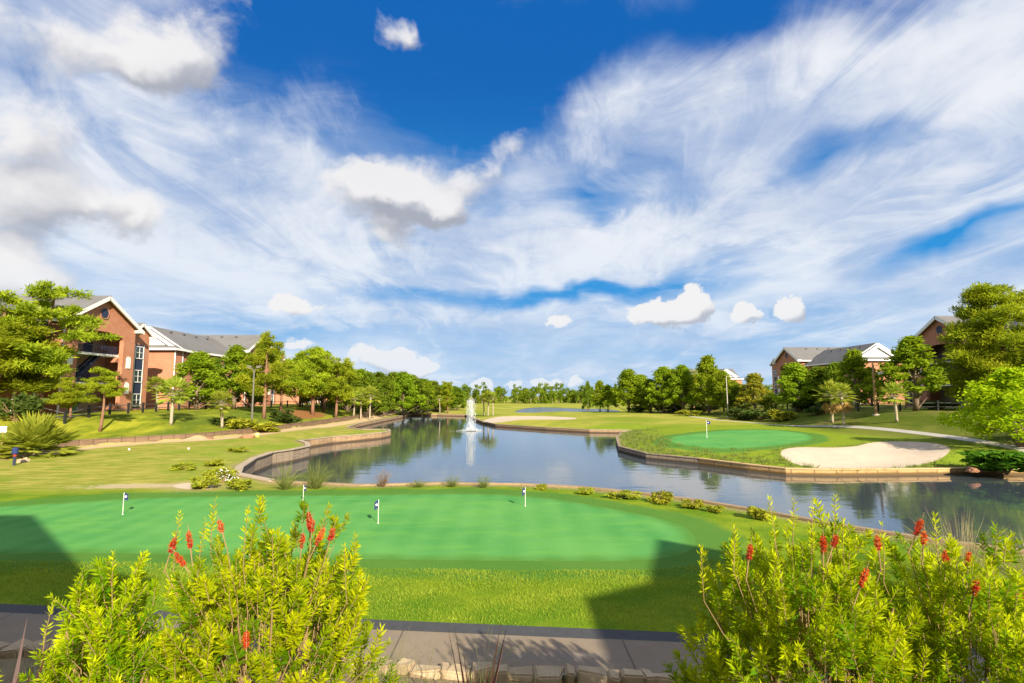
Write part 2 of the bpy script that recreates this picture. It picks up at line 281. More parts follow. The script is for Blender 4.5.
# ------------------------------------------------------------------ mesh collector
class MB:
    def __init__(s): s.v = []; s.f = []
    def add(s, vs, fs):
        n = len(s.v); s.v += [tuple(q) for q in vs]; s.f += [tuple(i + n for i in f) for f in fs]; return s
    def box(s, c, d, rz=0.0, rx=0.0, ry=0.0):
        M = Matrix.Rotation(rz, 3, 'Z') @ Matrix.Rotation(ry, 3, 'Y') @ Matrix.Rotation(rx, 3, 'X')
        vs = [Vector(c) + M @ Vector((sx * d[0] / 2, sy * d[1] / 2, sz * d[2] / 2)) for sx in (-1, 1) for sy in (-1, 1) for sz in (-1, 1)]
        return s.add(vs, [(0, 1, 3, 2), (4, 6, 7, 5), (0, 4, 5, 1), (2, 3, 7, 6), (0, 2, 6, 4), (1, 5, 7, 3)])
    def beam(s, a, b, w, h):          # box from a to b, w across, h high
        a = Vector(a); b = Vector(b); d = (b - a).normalized()
        sd = d.cross(Vector((0, 0, 1)));  sd = sd.normalized() if sd.length > 1e-4 else Vector((1, 0, 0))
        u = sd.cross(d)
        vs = [p + sd * (i * w / 2) + u * (j * h / 2) for p in (a, b) for i, j in ((-1, -1), (1, -1), (1, 1), (-1, 1))]
        return s.add(vs, [(0, 1, 2, 3), (4, 7, 6, 5), (0, 4, 5, 1), (1, 5, 6, 2), (2, 6, 7, 3), (3, 7, 4, 0)])
    def tube(s, pts, rad, n=6, cap=True):
        pts = [Vector(p) for p in pts]; k = len(pts)
        if not isinstance(rad, (list, tuple)): rad = [rad] * k
        ref = Vector((.31, .27, .91)).normalized(); rings = []
        for i, p in enumerate(pts):
            d = (pts[min(i + 1, k - 1)] - pts[max(i - 1, 0)]).normalized()
            if abs(d.dot(ref)) > .95: ref = Vector((1, 0, 0))
            a = d.cross(ref).normalized(); b = d.cross(a)
            rings.append([p + (a * math.cos(2 * math.pi * j / n) + b * math.sin(2 * math.pi * j / n)) * rad[i] for j in range(n)])
        vs = [q for r in rings for q in r]
        fs = [(i * n + j, i * n + (j + 1) % n, (i + 1) * n + (j + 1) % n, (i + 1) * n + j) for i in range(k - 1) for j in range(n)]
        if cap: fs += [tuple(range(n - 1, -1, -1)), tuple((k - 1) * n + j for j in range(n))]
        return s.add(vs, fs)
    def prism(s, outline, a, b):      # outline: points; extruded from offset a to offset b (vectors)
        n = len(outline); A = Vector(a); B = Vector(b)
        vs = [Vector(p) + A for p in outline] + [Vector(p) + B for p in outline]
        fs = [tuple(range(n)), tuple(range(2 * n - 1, n - 1, -1))] + [(i, i + n, (i + 1) % n + n, (i + 1) % n) for i in range(n)]
        return s.add(vs, fs)
    def lathe(s, c, prof, n=16):
        c = Vector(c); k = len(prof)
        vs = [c + Vector((r * math.cos(2 * math.pi * j / n), r * math.sin(2 * math.pi * j / n), z)) for r, z in prof for j in range(n)]
        fs = [(i * n + j, i * n + (j + 1) % n, (i + 1) * n + (j + 1) % n, (i + 1) * n + j) for i in range(k - 1) for j in range(n)]
        fs += [tuple(range(n - 1, -1, -1)), tuple((k - 1) * n + j for j in range(n))]
        return s.add(vs, fs)
    def mesh(s, name, M=None, smooth=False, bevel=0):
        me = bpy.data.meshes.new(name); me.from_pydata([tuple(M @ Vector(q)) if M else q for q in s.v], [], s.f); me.update()
        bm = bmesh.new(); bm.from_mesh(me); bmesh.ops.recalc_face_normals(bm, faces=bm.faces)
        if bevel: bmesh.ops.bevel(bm, geom=list(bm.edges), offset=bevel, segments=1, affect='EDGES')
        bm.to_mesh(me); bm.free()
        if smooth: me.polygons.foreach_set('use_smooth', np.ones(len(me.polygons), bool))
        return me
    def build(s, name, mats, parent=None, M=None, smooth=False, bevel=0):
        return link(name, s.mesh(name, M, smooth, bevel), mats, parent)

def quad_mesh(name, c, u, v, tint=None, bend=None):
    """many leaves: each a diamond-ish quad (tail, side, tip, side) around centre c with half axes u (along) and v (across)"""
    n = len(c); V = np.empty((n, 4, 3), np.float32)
    V[:, 0] = c - u; V[:, 1] = c + v - .1 * u; V[:, 2] = c + u; V[:, 3] = c - v - .1 * u
    if bend is not None: V[:, 2] += bend; V[:, 0] += bend
    me = bpy.data.meshes.new(name)
    me.vertices.add(4 * n); me.vertices.foreach_set('co', V.reshape(-1))
    me.loops.add(4 * n); me.loops.foreach_set('vertex_index', np.arange(4 * n, dtype=np.int32))
    me.polygons.add(n); me.polygons.foreach_set('loop_start', np.arange(0, 4 * n, 4, dtype=np.int32)); me.polygons.foreach_set('loop_total', np.full(n, 4, np.int32))
    if tint is not None:
        a = me.attributes.new('tint', 'FLOAT', 'FACE'); a.data.foreach_set('value', np.asarray(tint, np.float32))
    me.update(calc_edges=True); me.validate()
    return me

def unit(a): return a / np.maximum(np.linalg.norm(a, axis=-1, keepdims=True), 1e-9)
def rand_dir(n): return unit(rng.normal(size=(n, 3)))
def perp(d):
    r = rand_dir(len(d)); return unit(np.cross(d, r))

# ------------------------------------------------------------------ materials
class NT:
    def __init__(s, name, world=None):
        if world is None:
            s.m = bpy.data.materials.new(name); s.m.use_nodes = True; s.t = s.m.node_tree
        else:
            s.m = world; world.use_nodes = True; s.t = world.node_tree
        s.t.nodes.clear()
    def n(s, typ, **k):
        o = s.t.nodes.new(typ)
        for a, b in k.items(): setattr(o, a, b)
        return o
    def set(s, sock, val):
        if isinstance(val, bpy.types.NodeSocket): s.t.links.new(val, sock)
        else:
            if hasattr(sock.default_value, '__len__') and not hasattr(val, '__len__'): val = [val] * len(sock.default_value)
            if hasattr(sock.default_value, '__len__') and len(sock.default_value) == 4 and len(val) == 3: val = (*val, 1)
            sock.default_value = val
    def math(s, op, a, b=0.0, c=0.0, clamp=False):
        o = s.n('ShaderNodeMath', operation=op, use_clamp=clamp)
        for i, q in enumerate((a, b, c)): s.set(o.inputs[i], q)
        return o.outputs[0]
    def vmath(s, op, a, b=(0, 0, 0)):
        o = s.n('ShaderNodeVectorMath', operation=op); s.set(o.inputs[0], a); s.set(o.inputs[1], b)
        return o.outputs[0]
    def mix(s, f, a, b, blend='MIX'):
        o = s.n('ShaderNodeMix', data_type='RGBA', blend_type=blend); s.set(o.inputs[0], f); s.set(o.inputs[6], a); s.set(o.inputs[7], b)
        return o.outputs[2]
    def ss(s, x, a, b, lo=0.0, hi=1.0, kind='SMOOTHSTEP'):
        o = s.n('ShaderNodeMapRange', interpolation_type=kind)
        for i, q in enumerate((x, a, b, lo, hi)): s.set(o.inputs[i], q)
        return o.outputs[0]
    def noise(s, vec, scale, detail=4, rough=.55, dist=0.0, out=0):
        o = s.n('ShaderNodeTexNoise'); s.set(o.inputs['Vector'], vec)
        for k, q in (('Scale', scale), ('Detail', detail), ('Roughness', rough), ('Distortion', dist)): o.inputs[k].default_value = q
        return o.outputs[out]
    def attr(s, name): return s.n('ShaderNodeAttribute', attribute_name=name).outputs['Fac']
    def obj(s): return s.n('ShaderNodeTexCoord').outputs['Object']
    def pos(s): return s.n('ShaderNodeNewGeometry').outputs['Position']
    def scale(s, vec, sc):
        o = s.n('ShaderNodeMapping'); s.set(o.inputs['Vector'], vec); o.inputs['Scale'].default_value = sc; return o.outputs[0]
    def bump(s, h, strength, dist):
        o = s.n('ShaderNodeBump'); o.inputs['Strength'].default_value = strength; o.inputs['Distance'].default_value = dist; s.set(o.inputs['Height'], h); return o.outputs[0]
    def principled(s, col, rough=.8, spec=.3, normal=None, **k):
        o = s.n('ShaderNodeBsdfPrincipled'); s.set(o.inputs['Base Color'], col); s.set(o.inputs['Roughness'], rough); s.set(o.inputs['Specular IOR Level'], spec)
        if normal is not None: s.set(o.inputs['Normal'], normal)
        for a, b in k.items(): s.set(o.inputs[a], b)
        return o.outputs[0]
    def out(s, sh):
        o = s.n('ShaderNodeOutputMaterial'); s.t.links.new(sh, o.inputs['Surface']); return s.m

def mat_plain(name, col, rough=.6, var=.12, scale=6.0, spec=.3, bump=0.0, metal=0.0):
    t = NT(name); p = t.obj(); nz = t.noise(p, scale, 5, .6); nb = t.noise(p, scale * .13, 3)
    f = t.math('ADD', t.math('MULTIPLY', nz, .6), t.math('MULTIPLY', nb, .4))
    c = t.mix(f, tuple(q * (1 - 2 * var) for q in col), tuple(min(1, q * (1 + 2 * var)) for q in col))
    return t.out(t.principled(c, rough, spec, t.bump(nz, bump, .02) if bump else None, Metallic=metal))

def mat_leaf(name, ca, cb, trans, tw=.35, rough=.7, spec=.08):
    """leaf: two greens chosen per leaf cluster ('tint'), a little by plant, light coming through"""
    t = NT(name); f = t.attr('tint')
    info = t.n('ShaderNodeObjectInfo').outputs['Random']
    c = t.mix(f, ca, cb)
    h = t.n('ShaderNodeHueSaturation'); t.set(h.inputs['Color'], c)
    t.set(h.inputs['Hue'], t.ss(info, 0, 1, .488, .512, 'LINEAR')); t.set(h.inputs['Value'], t.ss(info, 0, 1, .85, 1.15, 'LINEAR'))
    b = t.principled(h.outputs[0], rough, spec)
    tr = t.n('ShaderNodeBsdfTranslucent'); t.set(tr.inputs[0], t.mix(.5, h.outputs[0], trans))
    mx = t.n('ShaderNodeMixShader'); mx.inputs[0].default_value = tw
    t.t.links.new(b, mx.inputs[1]); t.t.links.new(tr.outputs[0], mx.inputs[2])
    return t.out(mx.outputs[0])

def mat_brick(name, ca, cb, mortar):
    t = NT(name); p = t.obj()
    s = t.n('ShaderNodeSeparateXYZ'); t.set(s.inputs[0], p)
    u = t.math('ADD', s.outputs[0], s.outputs[1])
    c = t.n('ShaderNodeCombineXYZ'); t.set(c.inputs[0], u); t.set(c.inputs[1], s.outputs[2])
    b = t.n('ShaderNodeTexBrick'); t.set(b.inputs['Vector'], c.outputs[0]); b.inputs['Scale'].default_value = 1.0
    b.inputs['Brick Width'].default_value = .3; b.inputs['Row Height'].default_value = .1; b.inputs['Mortar Size'].default_value = .012
    t.set(b.inputs['Color1'], ca); t.set(b.inputs['Color2'], cb); t.set(b.inputs['Mortar'], mortar)
    n = t.noise(p, .8, 5, .6)
    col = t.mix(t.ss(n, .35, .7, 0, .35), b.outputs['Color'], tuple(q * .7 for q in ca))
    return t.out(t.principled(col, .85, .2, t.bump(b.outputs['Fac'], -.3, .01)))

def mat_shingle(name, col):
    t = NT(name); p = t.obj()
    n = t.noise(t.scale(p, (1, 1, 3)), 3.0, 6, .7); n2 = t.noise(p, .35, 4)
    c = t.mix(n, tuple(q * .7 for q in col), tuple(q * 1.25 for q in col)); c = t.mix(t.ss(n2, .4, .65, 0, .3), c, tuple(q * .65 for q in col))
    w = t.n('ShaderNodeTexWave', wave_type='BANDS', bands_direction='Z'); t.set(w.inputs['Vector'], p); w.inputs['Scale'].default_value = 2.4
    return t.out(t.principled(c, .9, .15, t.bump(w.outputs['Fac'], .25, .03)))

def mat_planks(name, ca, cb, step=.9, dark=.45):
    """sheet-pile / plank wall: vertical joints along its length (uses the 'run' attribute), stains"""
    t = NT(name); r = t.attr('run'); p = t.pos()
    s = t.n('ShaderNodeSeparateXYZ'); t.set(s.inputs[0], p)
    j = t.math('FRACT', t.math('DIVIDE', r, step)); cell = t.math('FLOOR', t.math('DIVIDE', r, step * 3))
    wn = t.n('ShaderNodeTexWhiteNoise', noise_dimensions='1D'); t.set(wn.inputs['W'], cell)
    groove = t.math('LESS_THAN', j, .07)
    n = t.noise(t.scale(p, (1, 1, .25)), 2.2, 6, .65); n2 = t.noise(t.scale(p, (.25, .25, 3)), 2.0, 5)
    c = t.mix(n, ca, cb); c = t.mix(t.ss(n2, .42, .7, 0, .55), c, tuple(q * dark for q in ca)); c = t.mix(t.math('MULTIPLY', wn.outputs[0], .35), c, tuple(q * .6 for q in cb))
    c = t.mix(t.math('MULTIPLY', groove, .7), c, tuple(q * .35 for q in ca))
    # tide mark just over the water
    tide = t.ss(t.math('ADD', s.outputs[2], t.math('MULTIPLY', n, .12)), -.98, -.80)
    c = t.mix(tide, tuple(q * .3 for q in ca), c)
    return t.out(t.principled(c, .85, .2, t.bump(n, .4, .03)))

M = {}
M['brick'] = mat_brick('brick', (.50, .175, .085), (.385, .135, .068), (.45, .33, .25))
M['roof'] = mat_shingle('roof_shingle', (.165, .163, .165))
M['white'] = mat_plain('white_trim', (.78, .77, .74), .5, .04)
M['navy'] = mat_plain('navy_panel', (.025, .035, .075), .5, .15)
M['dark'] = mat_plain('dark_recess', (.05, .05, .06), .7, .2)
M['tan'] = mat_plain('breezeway_plaster', (.30, .22, .17), .8, .1)
M['concrete'] = mat_plain('concrete', (.42, .38, .33), .9, .12, 9, .2, .3)
M['black_metal'] = mat_plain('black_metal', (.02, .022, .025), .45, .1)
M['grey_metal'] = mat_plain('grey_metal', (.15, .14, .125), .5, .1)
M['rail'] = mat_plain('fence_rail', (.10, .10, .095), .6, .15)
M['bark'] = mat_plain('bark', (.20, .145, .105), .95, .3, 5, .1, .8)
M['bark_red'] = mat_plain('pine_bark', (.24, .13, .085), .95, .3, 5, .1, .8)
M['palm_bark'] = mat_plain('palm_bark', (.36, .30, .22), .95, .25, 8, .1, .8)
M['wood'] = mat_plain('pole_wood', (.36, .22, .11), .85, .2, 7, .2, .3)
M['stone'] = mat_plain('edging_stone', (.40, .31, .20), .9, .25, 4, .2, .8)
M['rock'] = mat_plain('red_rock', (.30, .15, .09), .9, .3, 5, .2, .8)
M['pale_rock'] = mat_plain('pale_rock', (.42, .32, .21), .9, .2, 5, .2, .6)
M['flag'] = mat_plain('navy_flag', (.02, .035, .13), .7, .2)
M['yellow'] = mat_plain('yellow_paint', (.50, .40, .10), .5, .1)
M['red'] = mat_plain('red_paint', (.5, .05, .04), .5, .1)
M['bin_green'] = mat_plain('green_bin', (.02, .12, .06), .5, .1)
M['car_white'] = mat_plain('car_white', (.75, .75, .76), .25, .02, 3, .5)
M['rubber'] = mat_plain('rubber', (.02, .02, .02), .8, .1)
M['planks'] = mat_planks('bulkhead_planks', (.34, .22, .13), (.46, .32, .20))
M['planks_grey'] = mat_planks('bulkhead_grey', (.27, .21, .16), (.38, .30, .22))
M['planks_gold'] = mat_planks('bulkhead_gold', (.46, .29, .12), (.56, .38, .18), 1.6)
M['cap'] = mat_plain('bulkhead_cap', (.38, .31, .23), .85, .18, 3, .2, .3)
M['cap_near'] = mat_plain('bulkhead_cap_near', (.30, .22, .14), .9, .3, 2.5, .15, .4)
M['cap_gold'] = mat_plain('bulkhead_cap_gold', (.55, .38, .20), .85, .18, 3, .2, .3)
M['lowwall'] = mat_planks('low_wall', (.20, .13, .085), (.27, .185, .12), 1.2)

t = NT('window_glass'); M['glass'] = t.out(t.principled((.03, .045, .06), .05, .8))

M['pine'] = mat_leaf('pine_needles', (.12, .20, .012), (.48, .54, .03), (.55, .62, .015), .48)
M['leafy'] = mat_leaf('leafy_green', (.085, .17, .010), (.36, .46, .022), (.52, .64, .015), .50)
M['dense'] = mat_leaf('dense_green', (.055, .115, .010), (.24, .31, .02), (.38, .48, .015), .46)
M['lime'] = mat_leaf('lime_green', (.20, .34, .006), (.46, .58, .012), (.60, .72, .01), .50)
M['autumn'] = mat_leaf('yellowing_green', (.15, .19, .015), (.45, .38, .04), (.5, .45, .02), .45)
M['palm'] = mat_leaf('palm_frond', (.15, .22, .02), (.44, .48, .06), (.52, .56, .03), .44)
M['deadfrond'] = mat_leaf('dead_frond', (.28, .15, .05), (.42, .25, .09), (.4, .25, .08), .25)
M['shrub'] = mat_leaf('shrub_yellow_green', (.18, .23, .018), (.46, .46, .04), (.5, .52, .03), .38)
M['shrub_dark'] = mat_leaf('shrub_dark_green', (.035, .07, .015), (.10, .15, .025), (.15, .22, .02), .30)
M['shrub_broad'] = mat_leaf('shrub_broad_green', (.05, .15, .01), (.14, .30, .02), (.2, .38, .02), .35)
M['tuft'] = mat_leaf('tuft_green', (.11, .16, .03), (.26, .28, .08), (.35, .38, .08), .35)
M['tuft_dry'] = mat_leaf('tuft_dry', (.26, .21, .10), (.42, .36, .20), (.45, .4, .2), .35)
M['tuft_brown'] = mat_leaf('tuft_brown', (.16, .10, .07), (.30, .20, .13), (.3, .2, .12), .3)
M['bottlebrush'] = mat_leaf('bottlebrush_leaf', (.075, .22, .003), (.58, .66, .006), (.85, .88, .01), .46, .6, .08)
M['stem'] = mat_plain('shrub_stem', (.27, .18, .09), .85, .2, 20)
M['flower'] = mat_leaf('bottlebrush_flower', (.50, .025, .02), (.74, .19, .04), (.8, .1, .04), .35)
M['purple_leaf'] = mat_leaf('purple_leaf', (.028, .012, .014), (.10, .045, .035), (.12, .05, .04), .15, .5, .3)
M['blade'] = mat_leaf('grass_blade', (.12, .23, .012), (.38, .44, .05), (.46, .52, .03), .40)
# ------------------------------------------------------------------ ground: one sheet cut along every edge
PATH_W, STEP_A, STEP_B = 1.85, 1.86, 2.22
def eline(s, x0=-60, x1=30):
    p = E0 + EN * s; k0 = (x0 - p[0]) / ED[0]; k1 = (x1 - p[0]) / ED[0]
    return [tuple(p + ED * k0), tuple(p + ED * k1)]
a, b = eline(0), eline(.45); CART_EDGE = [a[0], a[1], b[1], b[0]]
a, b = eline(.45), eline(PATH_W); CART_PATH = [a[0], a[1], b[1], b[0]]

def offset_line(pts, d0, d1):
    P = np.array(pts, float); T = np.gradient(P, axis=0); T = unit(T); N = np.stack((T[:, 1], -T[:, 0]), 1)
    A = P + N * d0; B = P + N * d1
    return [tuple(q) for q in A] + [tuple(q) for q in B[::-1]]
def smooth_line(pts, it=2):
    P = [np.array(q, float) for q in pts]
    for _ in range(it):
        Q = [P[0]]
        for i in range(len(P) - 1): Q += [P[i] * .75 + P[i + 1] * .25, P[i] * .25 + P[i + 1] * .75]
        P = Q + [P[-1]]
    return [tuple(q) for q in P]
def smooth_loop(pts, it=2):
    P = [np.array(q, float) for q in pts]
    for _ in range(it):
        Q = []
        for i in range(len(P)): a, b = P[i], P[(i + 1) % len(P)]; Q += [a * .75 + b * .25, a * .25 + b * .75]
        P = Q
    return [tuple(q) for q in P]
WALL_S = smooth_line(WALL_LINE, 2)
SANDY = offset_line(WALL_S, .35, 2.7)
RPATH = offset_line(smooth_line(PATH_RIGHT, 2), -.5, .5)
G1, G2 = smooth_loop(GREEN_NEAR), smooth_loop(GREEN_FAR)
B1, B2, B3 = smooth_loop(BUNKER_RIGHT), smooth_loop(BUNKER_FAR), smooth_loop(BUNKER_NEAR)
PF = smooth_loop(POND_FAR)
REG = [('pond', POND), ('far_pond', PF), ('green', G1), ('green', G2), ('bunker', B1), ('bunker', B2), ('bunker', B3), ('sandy_path', SANDY), ('concrete_path', RPATH), ('cart_edge', CART_EDGE), ('cart_path', CART_PATH)]

def densify(poly, step):
    out = []
    for i in range(len(poly)):
        a = np.array(poly[i][:2], float); b = np.array(poly[(i + 1) % len(poly)][:2], float)
        n = max(1, int(np.linalg.norm(b - a) / max(step, .02 * np.hypot(*((a + b) / 2)))))
        out += [tuple(a + (b - a) * k / n) for k in range(n)]
    return out
V2, EE = [], []
for nm, poly in REG:
    q = densify(poly, .9); n0 = len(V2); V2 += q; EE += [(n0 + i, n0 + (i + 1) % len(q)) for i in range(len(q))]
for s in (0, .45, PATH_W, STEP_A, STEP_B):
    l = eline(s, -62, 31); k = 60; q = [tuple(np.array(l[0]) * (1 - i / k) + np.array(l[1]) * (i / k)) for i in range(k + 1)]
    n0 = len(V2)
    if s in (STEP_A, STEP_B): V2 += q; EE += [(n0 + i, n0 + i + 1) for i in range(k)]
pts = []
y = -36.0
while y < 1500:
    s = max(.75, .021 * abs(y)); Rr = 1.25 * abs(y) + 62 if y > 0 else 75
    xs = np.arange(-Rr, Rr, s); xs = xs + rng.uniform(-.3, .3, len(xs)) * s
    pts.append(np.stack((xs, y + rng.uniform(-.3, .3, len(xs)) * s), 1)); y += s
pts.append(np.array([(x, yy) for x in range(-3000, 3001, 500) for yy in (-2000, -1000, -300, 2200, 3500, 6000)], float))
pts = np.concatenate(pts)
V2 += [tuple(q) for q in pts]
cv, ce, cf, _, _, _ = delaunay_2d_cdt([Vector(q) for q in V2], EE, [], 0, 1e-4)
cv = np.array([tuple(q) for q in cv]); cf = np.array([tuple(f) for f in cf if len(f) == 3])
cz = land(cv[:, 0], cv[:, 1])
cx, cy = cv[cf].mean(1).T
lab = np.full(len(cf), '', dtype=object)
for nm, poly in REG: lab[inside(cx, cy, poly)] = nm
sdg = np.minimum(sdist(cv[:, 0], cv[:, 1], G1), sdist(cv[:, 0], cv[:, 1], G2))
sdp = sdist(cv[:, 0], cv[:, 1], POND)
sds = np.minimum(np.minimum(sdist(cv[:, 0], cv[:, 1], SANDY), sdist(cv[:, 0], cv[:, 1], B3)), 50)
X, Y = cv[:, 0], cv[:, 1]
wd, _, _, wside = seg_dist(X, Y, WALL_LINE, False)
bank = np.where((wside > 0) & (Y > 30), sstep(0, 2, wd), 0) * (1 - sstep(170, 230, Y))
leftlawn = (1 - bank) * (1 - sstep(-16, -8, X)) * sstep(27, 30, Y) * (1 - sstep(150, 220, Y))
isle = sstep(10, 16, X) * sstep(39, 41, Y) * (1 - sstep(42, 46, X)) * (1 - sstep(82, 95, Y))
farl = sstep(84, 96, Y) * (1 - bank)
mulch = np.maximum(np.exp(-(((X + 39) / 4.0) ** 2 + ((Y - 101) / 14.) ** 2) * 1.3), 0)
mulch = np.maximum(mulch, np.exp(-(((X - 42) / 9.0) ** 2 + ((Y - 141) / 6.) ** 2) * 1.5))
sscar = np.maximum(np.exp(-(((X + 20.5) / 4.5) ** 2 + ((Y - 29.6) / 1.0) ** 2)), 0)
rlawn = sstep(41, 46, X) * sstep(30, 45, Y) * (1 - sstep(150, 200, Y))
terrace = sstep(0, .4, (X - E0[0]) * EN[0] + (Y - E0[1]) * EN[1])

def sub_mesh(name, sel, flat_z=None, lift=0.0, ring=None):
    f = cf[sel]; idx, inv = np.unique(f, return_inverse=True); f = inv.reshape(-1, 3)
    z = np.full(len(idx), flat_z) if flat_z is not None else cz[idx] + lift
    me = bpy.data.meshes.new(name)
    me.from_pydata(np.stack((cv[idx, 0], cv[idx, 1], z), 1).tolist(), [], f.tolist())
    me.polygons.foreach_set('use_smooth', np.ones(len(me.polygons), bool))
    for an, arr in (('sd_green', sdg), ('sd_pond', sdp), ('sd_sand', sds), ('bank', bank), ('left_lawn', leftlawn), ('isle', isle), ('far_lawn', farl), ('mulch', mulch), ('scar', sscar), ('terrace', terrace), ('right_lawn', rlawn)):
        at = me.attributes.new(an, 'FLOAT', 'POINT'); at.data.foreach_set('value', arr[idx].astype(np.float32))
    me.update()
    bm = bmesh.new(); bm.from_mesh(me)
    bmesh.ops.recalc_face_normals(bm, faces=bm.faces)
    if sum(q.normal.z for q in bm.faces) < 0: bmesh.ops.reverse_faces(bm, faces=bm.faces)
    bm.to_mesh(me); bm.free()
    return me

# grass, sand, water
def grass_mat():
    t = NT('rough_grass'); p = t.pos()
    nb = t.noise(p, .07, 4, .6); nm = t.noise(p, .35, 5, .6); nf = t.noise(p, 3.2, 6, .7); nff = t.noise(t.scale(p, (1, 1, .4)), 19, 4, .7)
    streak = t.noise(t.scale(p, (.35, 1.6, 1)), 1.3, 5, .65)
    near = t.mix(t.ss(nm, .35, .65), (.10, .21, .010), (.24, .32, .018))                       # lush rough
    near = t.mix(t.ss(nf, .5, .75, 0, .45), near, (.24, .27, .045))
    bankc = t.mix(t.ss(t.noise(t.scale(p, (1, .3, 1)), .45, 6, .7), .36, .62), (.13, .175, .010), (.37, .37, .03)); bankc = t.mix(t.ss(t.noise(t.scale(p, (1, .35, 1)), .11, 5, .65), .46, .60, 0, .8), bankc, (.10, .15, .018)); bankc = t.mix(t.ss(nf, .52, .72, 0, .5), bankc, (.30, .27, .06))
    lawn = t.mix(t.ss(streak, .35, .65), (.22, .25, .030), (.44, .39, .09)); lawn = t.mix(t.ss(nm, .50, .66, 0, .7), lawn, (.17, .27, .018)); lawn = t.mix(t.ss(nb, .50, .64, 0, .7), lawn, (.20, .30, .022))
    lawn = t.mix(t.ss(t.noise(p, .22, 6, .7), .60, .74, 0, .75), lawn, (.42, .30, .15))
    islec = t.mix(nm, (.15, .25, .012), (.28, .34, .025)); islec = t.mix(t.ss(nf, .5, .75, 0, .4), islec, (.34, .31, .08))
    far = t.mix(t.ss(nb, .35, .65), (.22, .28, .025), (.42, .38, .07)); far = t.mix(t.ss(nm, .55, .7, 0, .6), far, (.16, .21, .03))
    c = t.mix(t.attr('left_lawn'), near, lawn); c = t.mix(t.attr('far_lawn'), c, far)
    c = t.mix(t.attr('isle'), c, islec); c = t.mix(t.attr('bank'), c, bankc)
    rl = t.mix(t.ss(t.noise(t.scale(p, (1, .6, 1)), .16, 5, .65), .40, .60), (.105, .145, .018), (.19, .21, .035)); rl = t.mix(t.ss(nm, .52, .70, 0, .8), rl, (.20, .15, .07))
    c = t.mix(t.attr('right_lawn'), c, rl)  # thin brown-patched grass under the trees, with their shade darkened into the colour
    # mown collar round the greens
    sg = t.math('ADD', t.attr('sd_green'), t.math('MULTIPLY', t.math('SUBTRACT', nm, .5), 1.0))
    c = t.mix(t.ss(sg, 1.2, 2.0, .92, 0), c, t.mix(nm, (.075, .205, .03), (.10, .245, .045)))
    # dry strip by the water, bare sand by the sandy path and the scar, red mulch
    sp = t.math('ADD', t.attr('sd_pond'), t.math('MULTIPLY', t.math('SUBTRACT', nm, .5), 2.2))
    c = t.mix(t.ss(sp, .1, 1.1, .8, 0), c, t.mix(nf, (.26, .21, .085), (.42, .33, .18)))
    ssd = t.math('ADD', t.attr('sd_sand'), t.math('MULTIPLY', t.math('SUBTRACT', nf, .5), 3.0))
    c = t.mix(t.ss(ssd, -.3, 1.5, .7, 0), c, (.46, .35, .19))
    c = t.mix(t.ss(t.math('ADD', t.attr('scar'), t.math('MULTIPLY', t.math('SUBTRACT', nf, .5), .9)), .45, .8, 0, .8), c, (.55, .43, .29))
    c = t.mix(t.ss(t.math('ADD', t.attr('mulch'), t.math('MULTIPLY', t.math('SUBTRACT', nm, .5), .6)), .35, .6, 0, .95), c, t.mix(nf, (.24, .10, .04), (.38, .17, .07)))
    c = t.mix(t.attr('terrace'), c, t.mix(nf, (.22, .165, .10), (.40, .31, .20)))
    c = t.mix(t.ss(nff, .3, .7, .0, .30), c, (.03, .06, .008))
    h = t.math('ADD', t.math('MULTIPLY', nf, .6), nff)
    return t.out(t.principled(c, .95, .05, t.bump(h, .55, .06)))

def green_mat():
    t = NT('mown_green'); p = t.pos()
    nb = t.noise(p, .16, 4, .6); nm = t.noise(t.scale(p, (.5, 1.4, 1)), .9, 5, .65); nf = t.noise(p, 26, 3, .7)
    c = t.mix(t.ss(nb, .35, .65), (.070, .27, .068), (.12, .335, .083)); c = t.mix(t.ss(nm, .45, .70, 0, .65), c, (.14, .36, .065))
    c = t.mix(t.ss(t.math('ADD', t.attr('sd_green'), t.math('MULTIPLY', t.math('SUBTRACT', nm, .5), .8)), -.75, -.05, 0, 1), c, (.085, .225, .04))
    c = t.mix(t.ss(nf, .3, .75, 0, .30), c, (.03, .14, .03)); c = t.mix(t.ss(t.noise(p, 4.5, 6, .75), .56, .70, 0, .22), c, (.24, .34, .09))
    wv = t.n('ShaderNodeTexWave', wave_type='BANDS', bands_direction='X'); t.set(wv.inputs['Vector'], p); wv.inputs['Scale'].default_value = .26; wv.inputs['Distortion'].default_value = 1.2; wv.inputs['Detail Scale'].default_value = .4
    c = t.mix(t.math('MULTIPLY', wv.outputs['Fac'], .16), c, (.17, .40, .12))
    sp = t.n('ShaderNodeTexVoronoi'); t.set(sp.inputs['Vector'], p); sp.inputs['Scale'].default_value = 2.3
    c = t.mix(t.ss(sp.outputs['Distance'], .05, .085, .35, 0), c, (.30, .30, .14))
    return t.out(t.principled(c, .95, .05, t.bump(nf, .25, .02)))

def sand_mat(name, a, b):
    t = NT(name); p = t.pos(); n = t.noise(p, 1.4, 6, .65); nf = t.noise(p, 14, 4, .7)
    c = t.mix(n, a, b); c = t.mix(t.ss(nf, .45, .75, 0, .3), c, tuple(q * .7 for q in a))
    return t.out(t.principled(c, .95, .1, t.bump(t.math('ADD', n, t.math('MULTIPLY', nf, .4)), .6, .08)))

